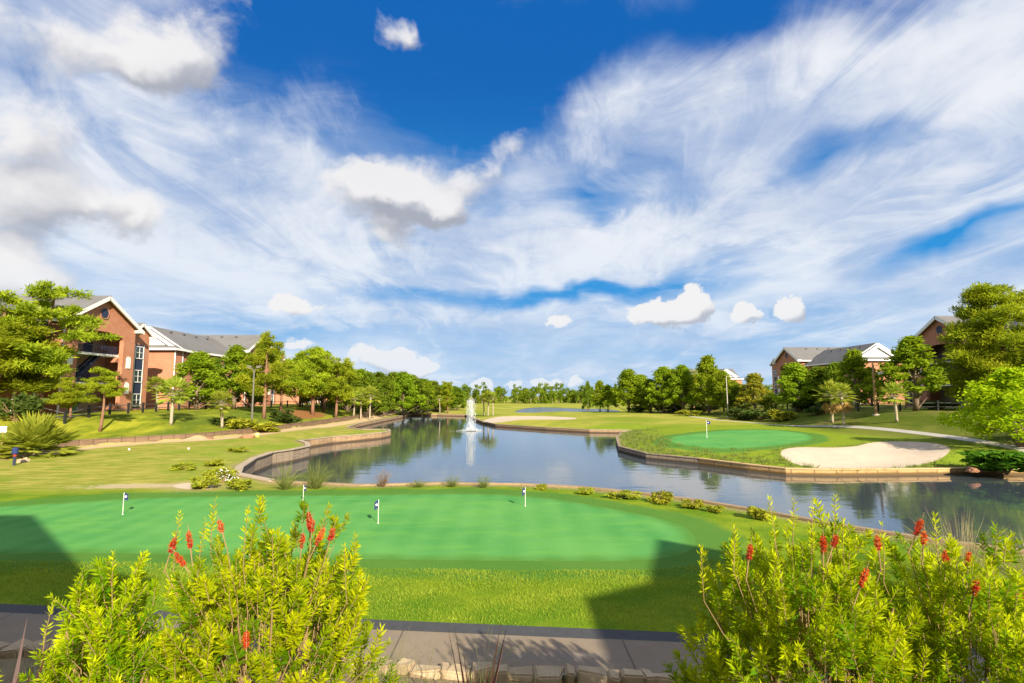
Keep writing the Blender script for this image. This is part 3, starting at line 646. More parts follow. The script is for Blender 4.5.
def path_mat():
    t = NT('worn_cart_path'); p = t.pos(); n = t.noise(p, .9, 6, .65); nf = t.noise(p, 16, 4, .7); ns = t.noise(t.scale(p, (.25, 1.5, 1)), 1.1, 5, .6)
    c = t.mix(n, (.18, .145, .11), (.29, .23, .165)); c = t.mix(t.ss(ns, .5, .68, 0, .6), c, (.19, .175, .17)); c = t.mix(t.ss(nf, .4, .75, 0, .25), c, (.13, .11, .1))
    s = t.n('ShaderNodeSeparateXYZ'); t.set(s.inputs[0], p)
    j = t.math('FRACT', t.math('DIVIDE', t.math('ADD', s.outputs[0], t.math('MULTIPLY', n, .06)), 4.4)); c = t.mix(t.ss(t.math('ABSOLUTE', t.math('SUBTRACT', j, .5)), .002, .006, .6, 0), c, (.05, .04, .035))
    lv = t.n('ShaderNodeTexVoronoi'); t.set(lv.inputs['Vector'], p); lv.inputs['Scale'].default_value = 3.4
    c = t.mix(t.ss(lv.outputs['Distance'], .06, .10, .8, 0), c, (.16, .12, .05))
    return t.out(t.principled(c, .9, .2, t.bump(nf, .3, .015)))

def water_mat(name, tone, rough=.04):
    t = NT(name); p = t.pos()
    big = t.noise(t.scale(p, (.55, 1.0, 1)), .8, 3, .5); mid = t.noise(t.scale(p, (.5, 1.0, 1)), 2.6, 4, .6); patch = t.noise(p, .07, 3, .5)
    h = t.math('ADD', t.math('MULTIPLY', big, 1.0), t.math('MULTIPLY', mid, t.ss(patch, .4, .6, .12, .45)))
    o = t.n('ShaderNodeBump'); o.inputs['Strength'].default_value = .12; o.inputs['Distance'].default_value = .08; t.set(o.inputs['Height'], h)
    return t.out(t.principled(tone, rough, .9, o.outputs[0], IOR=1.5))

M['grass'] = grass_mat(); M['green'] = green_mat()
M['sand'] = sand_mat('bunker_sand', (.44, .355, .27), (.60, .50, .395)); M['dirt'] = sand_mat('sandy_dirt', (.46, .32, .18), (.62, .46, .27))
M['path'] = path_mat(); M['pale_path'] = mat_plain('pale_concrete_path', (.46, .43, .38), .9, .1, 2)
M['asphalt'] = mat_plain('dark_asphalt', (.060, .062, .068), .85, .2, 6, .25, .4)
M['water'] = water_mat('pond_water', (.048, .064, .078)); M['far_water'] = water_mat('far_water', (.04, .05, .055), .22)

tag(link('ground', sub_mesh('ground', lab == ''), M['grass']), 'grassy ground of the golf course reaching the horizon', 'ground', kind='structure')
tag(link('putting_green', sub_mesh('putting_green', (lab == 'green') & (cy < 40)), M['green']), 'large smooth blue-green putting green nearest the viewer, with four small flags', 'putting green', 'mown greens', 'structure')
tag(link('putting_green', sub_mesh('putting_green', (lab == 'green') & (cy > 40)), M['green']), 'small bright green across the pond with a single tall flag', 'putting green', 'mown greens', 'structure')
for sel, lb in (((cy > 38) & (cy < 60), 'pale kidney-shaped sand bunker beside the green across the pond'), ((cy > 100), 'long thin white sand bunker on the far bank right of the fountain'), ((cy < 36), 'small pale sand scar by the cove wall corner')):
    tag(link('sand_bunker', sub_mesh('sand_bunker', (lab == 'bunker') & sel), M['sand']), lb, 'bunker', 'sand bunkers', 'structure')
tag(link('sandy_path', sub_mesh('sandy_path', lab == 'sandy_path'), M['dirt']), 'bare sandy track along the foot of the low wall on the left', 'path', kind='structure')
tag(link('concrete_path', sub_mesh('concrete_path', lab == 'concrete_path', lift=.02), M['pale_path']), 'narrow pale concrete path across the shaded lawn on the right', 'path', kind='structure')
tag(link('cart_path', sub_mesh('cart_path', lab == 'cart_path', lift=.02), M['path']), 'worn pinkish cart path below the viewer', 'path', kind='structure')
tag(link('asphalt_strip', sub_mesh('asphalt_strip', lab == 'cart_edge', lift=.03), M['asphalt']), 'dark asphalt strip between cart path and lawn', 'path', kind='structure')
WZ = -1.15
tag(link('pond_water', sub_mesh('pond_water', lab == 'pond', flat_z=WZ), M['water']), 'blue rippled pond with a fountain between the lawns', 'pond', kind='structure')
tag(link('far_pond_water', sub_mesh('far_pond_water', lab == 'far_pond', flat_z=-.66), M['far_water']), 'second narrow pond far beyond the long bunker', 'pond', kind='structure')

# ------------------------------------------------------------------ walls along the water, low wall, stone edging
def strip_wall(name, pts, z0, ztop, th, mat, parent, over=0.0):
    """a wall along pts (x, y, ztop) from z0 up, th thick; writes the 'run' length for the joints"""
    P = np.array([q[:2] for q in pts], float); Z = np.array([q[2] for q in pts]) if ztop is None else np.asarray(ztop)
    T = unit(np.gradient(P, axis=0)); N = np.stack((-T[:, 1], T[:, 0]), 1)
    n = len(P); run = np.concatenate(([0], np.cumsum(np.linalg.norm(np.diff(P, axis=0), axis=1))))
    if np.isscalar(z0): z0 = np.full(n, z0)
    vs = []
    for i in range(n):
        for sd, z in ((-1, z0[i]), (1, z0[i]), (1, Z[i] + over), (-1, Z[i] + over)):
            q = P[i] + N[i] * sd * th / 2; vs.append((q[0], q[1], z))
    fs = []
    for i in range(n - 1):
        for k in range(4): fs.append((i * 4 + k, i * 4 + (k + 1) % 4, i * 4 + 4 + (k + 1) % 4, i * 4 + 4 + k))
    fs += [(3, 2, 1, 0), tuple((n - 1) * 4 + k for k in range(4))]
    me = bpy.data.meshes.new(name); me.from_pydata(vs, [], fs)
    at = me.attributes.new('run', 'FLOAT', 'POINT'); at.data.foreach_set('value', np.repeat(run, 4).astype(np.float32))
    bm = bmesh.new(); bm.from_mesh(me); bmesh.ops.recalc_face_normals(bm, faces=bm.faces); bm.to_mesh(me); bm.free()
    return link(name, me, mat, parent)

def dens3(pts, step=1.5):
    out = []
    for a, b in zip(pts[:-1], pts[1:]):
        a = np.array(a, float); b = np.array(b, float); n = max(1, int(np.linalg.norm((b - a)[:2]) / step))
        out += [tuple(a + (b - a) * k / n) for k in range(n)]
    return out + [tuple(pts[-1])]

def bulkhead(idx, label, mat, cap, cw=.34):
    pts = [POND[i % len(POND)] for i in idx]; c = pts[len(pts) // 2]
    root = empty('pond_bulkhead', (c[0], c[1], 0)); tag(root, label, 'retaining wall', 'walls round the pond')
    rel = dens3([(p[0] - c[0], p[1] - c[1], p[2]) for p in pts])
    strip_wall('face', rel, -2.2, None, .24, mat, root, .02)
    Z = np.array([q[2] for q in rel])
    strip_wall('cap', rel, Z + .022, Z + .10, cw, cap, root)
bulkhead(range(0, 13), 'thin low wall cap between the front green lawn and the water', M['planks'], M['cap_near'], .26)
bulkhead(range(12, 21), 'curved brown wall of the small cove on the left of the pond', M['planks_grey'], M['cap'], .5)
bulkhead(range(20, 36), 'tan wall round the flat peninsula left of the fountain', M['planks'], M['cap'])
bulkhead(range(35, 42), 'brown wall under the far bank with the long bunker', M['planks'], M['cap'])
bulkhead(range(41, 46), 'dark rounded nose wall at the left end of the island green', M['planks_grey'], M['planks_grey'])
bulkhead(range(45, 53), 'golden straight wall under the bunker across the pond', M['planks_gold'], M['cap_gold'])

wl = [(p[0], p[1]) for p in WALL_S]
wz = land(np.array([p[0] + .5 for p in wl]), np.array([p[1] for p in wl]))
c = wl[len(wl) // 2]; root = empty('low_retaining_wall', (c[0], c[1], 0)); tag(root, 'long low brown wall between the sandy track and the left grass bank', 'retaining wall')
pts3 = [(p[0] - c[0], p[1] - c[1], .62) for p in wl]
fz = np.array([.62 * (1 - float(sstep(135, 165, p[1]))) for p in wl])
strip_wall('face', pts3, -.5, fz, .3, M['lowwall'], root)
strip_wall('cap', pts3, fz + .003, fz + .07, .38, M['lowwall'], root)

# ragged stone edging under the terrace: one dry-laid kerb, each block modelled
g = MB(); l = eline((STEP_A + STEP_B) / 2, -14, 12); p0, p1 = np.array(l[0]), np.array(l[1]); L = np.linalg.norm(p1 - p0); k = 0.0
org = Vector((*(p0 + (p1 - p0) * .5), 0)); rz = math.atan2(ED[1], ED[0])
bm = bmesh.new()
while k < L:
    w = random.uniform(.16, .55); h = random.uniform(.16, .26); d = random.uniform(.22, .46)
    q = p0 + ED * (k + w / 2)
    r = bmesh.ops.create_cube(bm, size=1); vs = r['verts']
    for v in vs:
        v.co = Matrix.Rotation(rz + random.uniform(-.3, .3), 3, 'Z') @ Vector((v.co.x * (w + .02), v.co.y * d, v.co.z * h)); v.co += Vector((q[0], q[1], h / 2 - .05)) - org + Vector([random.uniform(-.045, .045) for _ in range(3)])
    bmesh.ops.bevel(bm, geom=list({e for v in vs for e in v.link_edges}), offset=.03, segments=2, affect='EDGES')
    k += w
me = bpy.data.meshes.new('stone_edging'); bm.to_mesh(me); bm.free()
o = link('stone_edging', me, M['stone']); o.location = org
tag(o, 'ragged low stone edging along the near side of the cart path', 'kerb')
# ------------------------------------------------------------------ apartment buildings (local x = out towards the pond, y along, z up)
def rakes(mb, x, y0, y1, z0, zr, axis='y', th=.16, hgt=.42):
    ym = (y0 + y1) / 2
    if axis == 'y': A, B, C = (x, y0, z0), (x, ym, zr), (x, y1, z0)
    else: A, B, C = (y0, x, z0), (ym, x, zr), (y1, x, z0)
    mb.beam(A, B, th, hgt); mb.beam(B, C, th, hgt)

def roof_pair(S, along, a0, a1, c, half, ze, zr, over=.8, th=.22):
    """gable roof: ridge runs along 'x' or 'y' from a0 to a1, centred at c across"""
    g = MB(); sl = (zr - ze) / half; zo = ze - sl * over
    for sg in (-1, 1):
        o = [(c, zr), (c + sg * (half + over), zo), (c + sg * (half + over), zo + th), (c, zr + th)]
        if along == 'x': g.prism([(0, p, q) for p, q in o], (a0, 0, 0), (a1, 0, 0))
        else: g.prism([(p, 0, q) for p, q in o], (0, a0, 0), (0, a1, 0))
    return g

def window(root, S, x, y, z, w, h):
    f = MB(); d = .12
    for yy in (-w / 2, w / 2): f.box((x + .03, y + yy, z), (d, .10, h + .1))
    for zz in (-h / 2, h / 2): f.box((x + .03, y, z + zz), (d - .006, w + .1, .10))
    f.box((x + .02, y, z), (.07, w - .1, .06)); f.box((x + .021, y, z), (.07, .05, h - .1))
    fr = f.build('window', M['white'], root, S)
    MB().box((x - .005, y, z), (.03, w - .1, h - .1)).build('pane', M['glass'], fr, S)

def pavilion(root, S, y0, bay=1):
    H, E, A, J = 6.4, 12.2, 15.8, 4.1
    arc = [(J * math.cos(k), 10.1 + .95 * math.sin(k)) for k in np.linspace(0, math.pi, 15)][::-1]
    outl = [(-H, -2.5), (-J, -2.5)] + arc + [(J, -2.5), (H, -2.5), (H, E), (0, A), (-H, E)]
    g = MB().prism([(0, y0 + a, b) for a, b in outl], (0, 0, 0), (-.6, 0, 0))
    for sg in (-1, 1): g.box((-10.8, y0 + sg * (H - .16), E / 2 - 1.25), (20.4, .3, E + 2.5))
    g.box((-20.9, y0, E / 2 - 1.25), (.3, 2 * H - .02, E + 2.5))
    g.build('brick_wall', M['brick'], root, S)
    roof_pair(S, 'x', .7, -21.5, y0, H, E, A).build('roof', M['roof'], root, S)
    t = MB(); sl = (A - E) / H
    rakes(t, .62, y0 - H - .85, y0 + H + .85, E - sl * .85 - .12, A - .12, 'y', .22, .5)
    for sg in (-1, 1):
        t.beam((.74, y0 + sg * (H + .82), E - sl * .85 - .1), (-21, y0 + sg * (H + .82), E - sl * .85 - .1), .16, .34)
        t.box((.2, y0 + sg * (H + .35), E - .45), (1.0, 1.1, .45))
    t.build('trim', M['white'], root, S)
    for k in range(4): MB().box((-5 - 3.2 * k, y0 - 1.3, A - .55), (.45, .35, .5)).build('roof_vent', M['dark'], root, S)
    # round vent in the gable
    v = MB(); n = 20
    v.prism([(0, y0 + .72 * math.cos(2 * math.pi * k / n), 13.55 + .72 * math.sin(2 * math.pi * k / n)) for k in range(n)], (.002, 0, 0), (.07, 0, 0))
    vent = v.build('round_vent', M['navy'], root, S)
    v = MB(); v.tube([(.05, y0 + .78 * math.cos(2 * math.pi * k / n), 13.55 + .78 * math.sin(2 * math.pi * k / n)) for k in range(n + 1)], .07, 5)
    v.build('ring', M['brick'], vent, S)
    # white arched niches on the piers
    for sg in (-1, 1):
        for z in (2.5, 6.2):
            a = [(-.42, 0), (.42, 0), (.42, 1.3)] + [(.42 * math.cos(k), 1.3 + .42 * math.sin(k)) for k in np.linspace(.3, math.pi - .3, 6)] + [(-.42, 1.3)]
            MB().prism([(0, y0 + sg * 5.25 + p, z + q) for p, q in a], (.004, 0, 0), (.10, 0, 0)).build('arched_niche', M['white'], root, S)
    # breezeway behind the arch: floors, stairs, railings
    b = MB(); b.box((-4.0, y0, 4.6), (.2, 2 * H - .7, 14)); b.build('breezeway_wall', M['tan'], root, S)
    for z in (3.9, 7.9):
        s = MB(); s.box((-2.3, y0, z), (3.2, 2 * J + .8, .3)); fl = s.build('floor_slab', M['white'], root, S)
        r = MB(); r.box((-.85, y0, z + 1.25), (.07, 2 * J, .08)); r.box((-.85, y0, z + .3), (.06, 2 * J, .06))
        for k in range(27): r.box((-.85, y0 - J + .16 + k * .305, z + .78), (.035, .045, .95))
        r.build('railing', M['navy'], fl, S)
        for yy, ww in ((-2.6, 2.2), (2.5, 1.6)):
            MB().box((-3.86, y0 + yy, z + 1.6), (.06, ww, 2.6)).build('navy_panel', M['navy'], fl, S)
    st = MB()
    for z in (0, 4.05):
        st.beam((-2.0, y0 - 2.6, z + .2), (-2.0, y0 + 1.8, z + 3.9), 1.3, .28)
        st.beam((-1.3, y0 - 2.6, z + 1.2), (-1.3, y0 + 1.8, z + 4.9), .06, .10)
    st.build('staircase', M['navy'], root, S)
    d = MB(); d.box((-3.84, y0 + .6, 1.2), (.08, 1.3, 2.5)); dr = d.build('door', M['navy'], root, S)
    d = MB()
    for yy in (-.05, 1.25): d.box((-3.80, y0 + yy, 1.2), (.14, .14, 2.6))
    d.box((-3.80, y0 + .6, 2.5), (.13, 1.5, .16)); d.build('frame', M['white'], dr, S)
    # bay of stacked windows and navy panels, under its own small gable
    yb = y0 + bay * (H + 2.3)
    g = MB(); bo = [(-2.28, -2.5), (2.28, -2.5), (2.28, 11.7), (0, 13.2), (-2.28, 11.7)]
    g.prism([(0, yb + p, q) for p, q in bo], (-.9, 0, 0), (-6, 0, 0)); g.build('brick_bay', M['brick'], root, S)
    rf = roof_pair(S, 'x', -.4, -8, yb, 2.28, 11.7, 13.2, .45).build('bay_roof', M['roof'], root, S)
    t = MB(); rakes(t, -.46, yb - 2.75, yb + 2.75, 11.3, 13.1, 'y', .18, .42); t.box((-.75, yb + bay * 2.45, 11.3), (.5, .5, .35)); t.build('trim', M['white'], rf, S)
    p = MB(); p.box((-.87, yb, 5.2), (.04, 1.9, 9.6)); pn = p.build('navy_panel', M['navy'], root, S)
    p = MB(); p.box((-.86, yb - .98, 5.2), (.14, .10, 9.7)); p.box((-.86, yb + .98, 5.2), (.14, .10, 9.7)); p.build('frame', M['white'], pn, S)
    for z in (1.6, 5.2, 8.8): window(root, S, -.82, yb, z, 1.75, 1.8)
    dp = MB(); dp.tube([(.10, y0 - H - .14, -1), (.10, y0 - H - .14, E - .7)], .11, 6); dp.build('downpipe', M['white'], root, S)

def wing(root, S, ya, yb, near=1, x0=-2.0, depth=11.0, full=True):
    E, Rz = 10.8, 14.4; x1 = x0 - depth; xm = (x0 + x1) / 2
    g = MB(); o = [(x0, -2.5), (x0, E), (xm, Rz), (x1, E), (x1, -2.5)]
    g.prism([(p, 0, q) for p, q in o], (0, ya, 0), (0, yb, 0)); g.build('wing_wall', M['brick'], root, S)
    rf = roof_pair(S, 'y', ya - .8, yb + .5, xm, depth / 2, E, Rz).build('wing_roof', M['roof'], root, S)
    t = MB(); sl = (Rz - E) / (depth / 2)
    rakes(t, ya - .72, x1 - .8, x0 + .8, E - sl * .8 - .1, Rz - .1, 'x', .22, .55)
    t.beam((x0 + .82, ya - .8, E - sl * .8 - .06), (x0 + .82, yb + .4, E - sl * .8 - .06), .16, .36)
    t.box((x0 + .35, ya - .35, E - .5), (1.1, .8, .4)); t.build('trim', M['white'], rf, S)
    for k in range(4): MB().box((xm + 1.2, ya + 3.5 + 4 * k, Rz - .60), (.35, .45, .5)).build('roof_vent', M['dark'], root, S)
    # end bay: flat brick end under a skirt of roof, white boarded gable and a smaller stepped gable above it
    ze = E - .35; xa, xb = x0 + .25, x1 - .25
    g = MB(); g.box(((xa + xb) / 2, ya - 1.2, (ze - 2.5) / 2), (xa - xb, 2.4, ze + 2.5)); g.build('end_bay', M['brick'], root, S)
    g = MB(); k = ze + 1.15
    g.add([(xa + .6, ya - 3.0, ze), (xb - .6, ya - 3.0, ze), (xb + 1.4, ya - .05, k), (xa - 1.4, ya - .05, k), (xa + .6, ya - .05, ze), (xb - .6, ya - .05, ze)], [(0, 1, 2, 3), (0, 3, 4), (1, 5, 2), (0, 4, 5, 1), (2, 5, 4, 3)])
    r2 = g.build('skirt_roof', M['roof'], root, S)
    t = MB(); t.box(((xa + xb) / 2, ya - 3.06, ze - .16), (xa - xb + 1.4, .12, .36)); t.box((xa + .66, ya - 1.55, ze - .16), (.12, 3.1, .36)); t.build('trim', M['white'], r2, S)
    g = MB(); g.prism([(x0 - .3, 0, E + .4), (xm, 0, Rz - .3), (x1 + .3, 0, E + .4)], (0, ya - .12, 0), (0, ya - .004, 0)); g.build('gable_boards', M['white'], root, S)
    hw = depth / 2 * .74; zb = E + .35; c = xm + .55
    r3 = roof_pair(S, 'y', ya - 1.7, ya - .2, c, hw, zb, zb + hw * sl, .5).build('stepped_roof', M['roof'], root, S)
    t = MB(); rakes(t, ya - 1.64, c - hw - .5, c + hw + .5, zb - sl * .5 - .1, zb + hw * sl - .1, 'x', .2, .5); t.prism([(c + hw - .2, 0, zb), (c, 0, zb + hw * sl - .2), (c - hw + .2, 0, zb)], (0, ya - 1.3, 0), (0, ya - 1.2, 0)); t.build('trim', M['white'], r3, S)
    dp = MB(); dp.tube([(xa + .14, ya - 2.3, -1), (xa + .14, ya - 2.3, ze - .3)], .11, 6); dp.tube([(x0 + .14, ya + .3, -1), (x0 + .14, ya + .3, E - .5)], .11, 6); dp.build('downpipe', M['white'], root, S)
    n = int((yb - ya - 3) / 4.4)
    for k in range(n):
        y = ya + 3 + (k + .5) * (yb - ya - 4.5) / n
        if k % 2 == 0:
            for z in (1.7, 5.3, 8.9): window(root, S, x0, y, z, 1.7, 1.8)
        else:
            for z in (3.6, 7.2):
                b = MB(); b.box((x0 + .75, y, z), (1.5, 3.0, .28)); bl = b.build('balcony', M['white'], root, S)
                b = MB(); b.box((x0 + 1.44, y, z + 1.05), (.07, 3.0, .08))
                for q in range(13): b.box((x0 + 1.44, y - 1.44 + q * .24, z + .6), (.04, .05, .86))
                b.build('railing', M['white'], bl, S)
                b = MB(); b.box((x0 + .02, y, z + 1.3), (.06, 2.2, 2.3)); b.build('navy_panel', M['navy'], bl, S)
            b = MB(); b.box((x0 + 1.3, y - 1.3, 3.5), (.2, .2, 7.2)); b.box((x0 + 1.3, y + 1.3, 3.5), (.2, .2, 7.2)); b.build('balcony_post', M['white'], root, S)

BASE = 2.6
def building(loc, s, pav, wings, label):
    root = empty('apartment_building', loc); S = Matrix.Diagonal((s, 1, 1)).to_4x4()
    if pav: pavilion(root, S, *pav)
    for w in wings: wing(root, S, *w)
    tag(root, label, 'apartment building', 'brick apartment buildings round the pond')
    return root
bA = building((-56.2, 73.7, BASE), 1, (0, 1), [(-30, -6.6)], 'nearest left brick apartment building with big arch and round gable vent in full sun')
bB = building((-57, 122, BASE), 1, (0, 1), [(-26, -6.6)], 'sunlit brick apartment building second on the left, with white double gable end behind trees')
bC = copy_tree(bB); bC.location = (-62, 192, BASE - 1.0); bC['label'] = 'farthest brick apartment building on the left, glimpsed between pine trunks'
bD = building((75, 94, 2.8), -1, (0, 1), [(-26, -6.6)], 'shaded brick apartment building nearest on the right with round gable vent')
bE = building((79, 155, 2.8), -1, (0, 1), [(-27, -6.6)], 'second brick apartment building on the right with grey roof and white double gable end')
bF = copy_tree(bE); bF.location = (83, 256, 1.6); bF['label'] = 'farthest apartment building on the right, its white gable showing over the trees'

# the building behind the viewer, whose gables throw the shadows on the lawn
cb = empty('clubhouse', (0, -8, 3.0)); tag(cb, 'brick clubhouse behind the viewer whose gables shade the lawn', 'clubhouse')
def block(prof, roofp, y0, y1):
    MB().prism([(a, 0, b - 3.0) for a, b in prof], (0, y0, 0), (0, y1, 0)).build('brick_wall', M['brick'], cb)
    g = MB()
    for (a, b), (c_, d_) in zip(roofp[:-1], roofp[1:]):
        g.prism([(a, 0, b - 3.0), (c_, 0, d_ - 3.0), (c_, 0, d_ - 2.8), (a, 0, b - 2.8)], (0, y0 + .5, 0), (0, y1 - .5, 0))
    g.build('roof', M['roof'], cb)
block([(-34, 1), (-34, 16.6), (-5.3, 16.9), (-1.0, 12.9), (.9, 12.5), (.9, 1)], [(-34.5, 16.62), (-5.3, 16.92), (-1.0, 12.92), (1.2, 12.5)], 0, -12)
block([(.95, 1), (.95, 8.2), (11.6, 8.2), (11.6, 1)], [(.96, 8.22), (11.6, 8.22)], -1, -12)
block([(11.7, 1), (11.7, 11.7), (13.9, 12.3), (17.3, 14.7), (21.5, 11.6), (21.5, 1)], [(11.6, 11.7), (13.9, 12.32), (17.3, 14.72), (21.9, 11.3)], 0, -12)
for x in (-20, -12, -4, 4.5, 8, 16.5):
    f = MB(); f.box((x, .06, 2.4), (1.7, .12, 2.0)); w = f.build('window', M['white'], cb)
    MB().box((x, .14, 2.4), (1.5, .04, 1.8)).build('pane', M['glass'], w)

# ------------------------------------------------------------------ fences
def fence(name, pts, label, h=1.25):
    P = [np.array(q, float) for q in pts]; c = P[0]; z0 = lz(*c)
    root = empty(name, (c[0], c[1], z0)); tag(root, label, 'fence')
    prev = None; rails = MB()
    for a, b in zip(P[:-1], P[1:]):
        n = max(1, int(round(np.linalg.norm(b - a) / 4.0)))
        for k in range(n + (1 if b is P[-1] else 0)):
            q = a + (b - a) * k / n; z = lz(*q)
            r = Vector((q[0] - c[0], q[1] - c[1], z - z0))
            m = MB(); m.box((r.x, r.y, r.z + h / 2 - .15), (.20, .20, h + .3)); m.box((r.x, r.y, r.z + h + .04), (.26, .26, .08)); m.build('post', M['black_metal'], root)
            if prev is not None:
                for hh in (.55, 1.08): rails.beam(prev + Vector((0, 0, hh)), r + Vector((0, 0, hh)), .07, .10)
            prev = r
    rails.build('rail', M['rail'], root)
fence('rail_fence', FENCE_LEFT, 'dark post and rail fence along the top of the left grass bank')
fence('rail_fence', FENCE_RIGHT, 'dark post and rail fence in front of the shaded buildings on the right')

# ------------------------------------------------------------------ poles, flags, fountain, small things
def lamp_left(x, y):
    z = lz(x, y); top = 8.3 - z
    root = empty('lamp_post', (x, y, z)); tag(root, 'tall grey lamp post with twin floodlight heads on the left bank', 'lamp post')
    MB().tube([(0, 0, -.3), (0, 0, top)], [.13, .09], 10).build('pole', M['grey_metal'], root)
    m = MB(); m.lathe((0, 0, 0), [(.28, -.1), (.28, .25), (.2, .32)], 12); m.build('base', M['concrete'], root)
    arm = MB()
    for s in (-1, 1): arm.beam((0, 0, top - .15), (s * .45, 0, top + .35), .08, .08)
    arm.build('arm', M['grey_metal'], root)
    for s in (-1, 1):
        m = MB(); m.box((s * .62, 0, top + .42), (.6, .5, .22), ry=-s * .25); hd = m.build('lamp_head', M['grey_metal'], root, bevel=.03)
        m = MB(); m.box((s * .62, 0, top + .30), (.48, .4, .03), ry=-s * .25); m.build('lens', M['white'], hd)
lamp_left(*LAMP_LEFT)
z = lz(*POLE_WHITE[:2]); root = empty('light_pole', (POLE_WHITE[0], POLE_WHITE[1], z)); tag(root, 'plain slender white pole standing before the right row of trees', 'pole')
MB().tube([(0, 0, -.3), (-.06, 0, POLE_WHITE_TOP - z)], [.11, .07], 10).build('shaft', M['pale_path'], root)
m = MB(); m.lathe((0, 0, 0), [(.42, -.1), (.42, .1), (.3, .16)], 12); m.build('base', M['concrete'], root)
m = MB(); m.lathe((-.06, 0, POLE_WHITE_TOP - z), [(.11, -.02), (.14, .06), (.02, .16)], 10); m.build('cap', M['grey_metal'], root)
x, y = POLE_WOOD[:2]; z = lz(x, y); top = POLE_WOOD_TOP - z
root = empty('light_pole', (x, y, z)); tag(root, 'wooden pole with white floodlight on the right lawn', 'pole')
MB().tube([(0, 0, -.3), (0, 0, top)], [.19, .14], 10).build('shaft', M['wood'], root)
m = MB(); m.lathe((0, 0, 0), [(.5, -.1), (.5, .08), (.3, .12)], 12); m.build('base', M['concrete'], root)
m = MB(); m.beam((0, 0, top - 1.6), (.5, -.3, top - 1.5), .08, .08); m.build('bracket', M['grey_metal'], root)
m = MB(); m.box((.85, -.5, top - 1.45), (.9, .6, .35), rz=-.4, ry=-.3); m.build('floodlight', M['white'], root, bevel=.05)

def flagstick(x, y, h, fw, fh, label, rz, pole):
    z = lz(x, y); root = empty('golf_flag', (x, y, z)); tag(root, label, 'golf flag', 'flags on the greens')
    m = MB(); m.tube([(0, 0, -.05), (0, 0, h)], pole, 8); m.build('stick', M['white'], root)
    m = MB(); m.lathe((0, 0, .004), [(pole * 4, 0), (pole * 4, .004)], 16); m.build('hole_cup', M['white'], root)
    m = MB(); n = 7
    pts = [(fw * k / n, .05 * fw * math.sin(k * 1.4)) for k in range(n + 1)]
    pts = [(a * math.cos(rz) - b * math.sin(rz), a * math.sin(rz) + b * math.cos(rz)) for a, b in pts]
    vs = []
    for k, (a, b) in enumerate(pts):
        dr = -.35 * fh * (k / n)
        for t_ in (-.004, .004):
            ox, oy = -math.sin(rz) * t_, math.cos(rz) * t_
            vs += [(a + ox, b + oy, h - fh + dr), (a + ox, b + oy, h + dr)]
    fs = []
    for k in range(n):
        i = 4 * k; j = i + 4
        fs += [(i, j, j + 1, i + 1), (i + 2, i + 3, j + 3, j + 2), (i, i + 2, j + 2, j), (i + 1, j + 1, j + 3, i + 3)]
    fs += [(0, 1, 3, 2), (4 * n, 4 * n + 2, 4 * n + 3, 4 * n + 1)]
    fl = m.add(vs, fs).build('flag', M['flag'], root)
    m = MB(); k = 3; cx_, cy_ = pts[k]; r = fh * .15; nn = 12; zc = h - fh * .5 - .35 * fh * k / n
    for sd in (-1, 1):
        ux, uy = math.cos(rz), math.sin(rz); ox, oy = -math.sin(rz) * sd * .012, math.cos(rz) * sd * .012
        m.prism([(cx_ + ux * r * math.cos(2 * math.pi * q / nn) + ox, cy_ + uy * r * math.cos(2 * math.pi * q / nn) + oy, zc + r * math.sin(2 * math.pi * q / nn)) for q in range(nn)], (0, 0, 0), (-math.sin(rz) * sd * .004, math.cos(rz) * sd * .004, 0))
    m.build('emblem', M['white'], fl)
flagstick(*FLAGS[0], .88, .15, .26, 'short white stick with navy flag at the left end of the near green', R(35), .011)
flagstick(*FLAGS[1], .74, .14, .24, 'farthest of the four small flags, below the cove wall', R(60), .011)
flagstick(*FLAGS[2], .88, .15, .30, 'closest of the four small flags, its shadow falling to the left', R(190), .011)
flagstick(*FLAGS[3], .82, .14, .28, 'small navy flag at the right end of the near green', R(200), .011)
flagstick(*FLAGS[4], 1.98, .48, .38, 'tall yellowish stick with navy flag on the green across the pond', R(15), .025)

# fountain: jets of drops, not a solid
t = NT('spray'); a = t.principled((.9, .93, .95), .3, .4); tr = t.n('ShaderNodeBsdfTranslucent'); tr.inputs[0].default_value = (.9, .93, .95, 1)
mx = t.n('ShaderNodeMixShader'); mx.inputs[0].default_value = .55; t.t.links.new(a, mx.inputs[1]); t.t.links.new(tr.outputs[0], mx.inputs[2]); M['spray'] = t.out(mx.outputs[0])
x, y = FOUNTAIN; root = empty('fountain', (x, y, WZ)); tag(root, 'white fountain jet shooting up in the middle of the pond', 'fountain')
m = MB(); m.lathe((0, 0, -.1), [(.75, 0), (.8, .14), (.6, .22), (.2, .25), (.12, .45)], 18); m.build('float', M['black_metal'], root)
Ht = FOUNTAIN_TOP - WZ
def jet(n, rb, rt, h0, h1, sz):
    f = rng.random(n) ** 1.1; hgt = h0 + (h1 - h0) * f
    r = (rb + (rt - rb) * f ** .7) * np.sqrt(rng.random(n)); a = rng.random(n) * 2 * math.pi
    c = np.stack((r * np.cos(a), r * np.sin(a), hgt + rng.normal(size=n) * .08), 1)
    L = sz * (0.7 + 1.6 * rng.random(n)); up = unit(np.stack((np.cos(a) * .12, np.sin(a) * .12, np.ones(n)), 1) + rng.normal(size=(n, 3)) * .10)
    return quad_mesh('spray', c, up * L[:, None], perp(up) * (L * .22)[:, None])
link('jet', jet(1250, .95, .85, .2, Ht * .95, .07), M['spray'], root)
link('jet_core', jet(300, .40, .40, .2, Ht, .11), M['spray'], root)
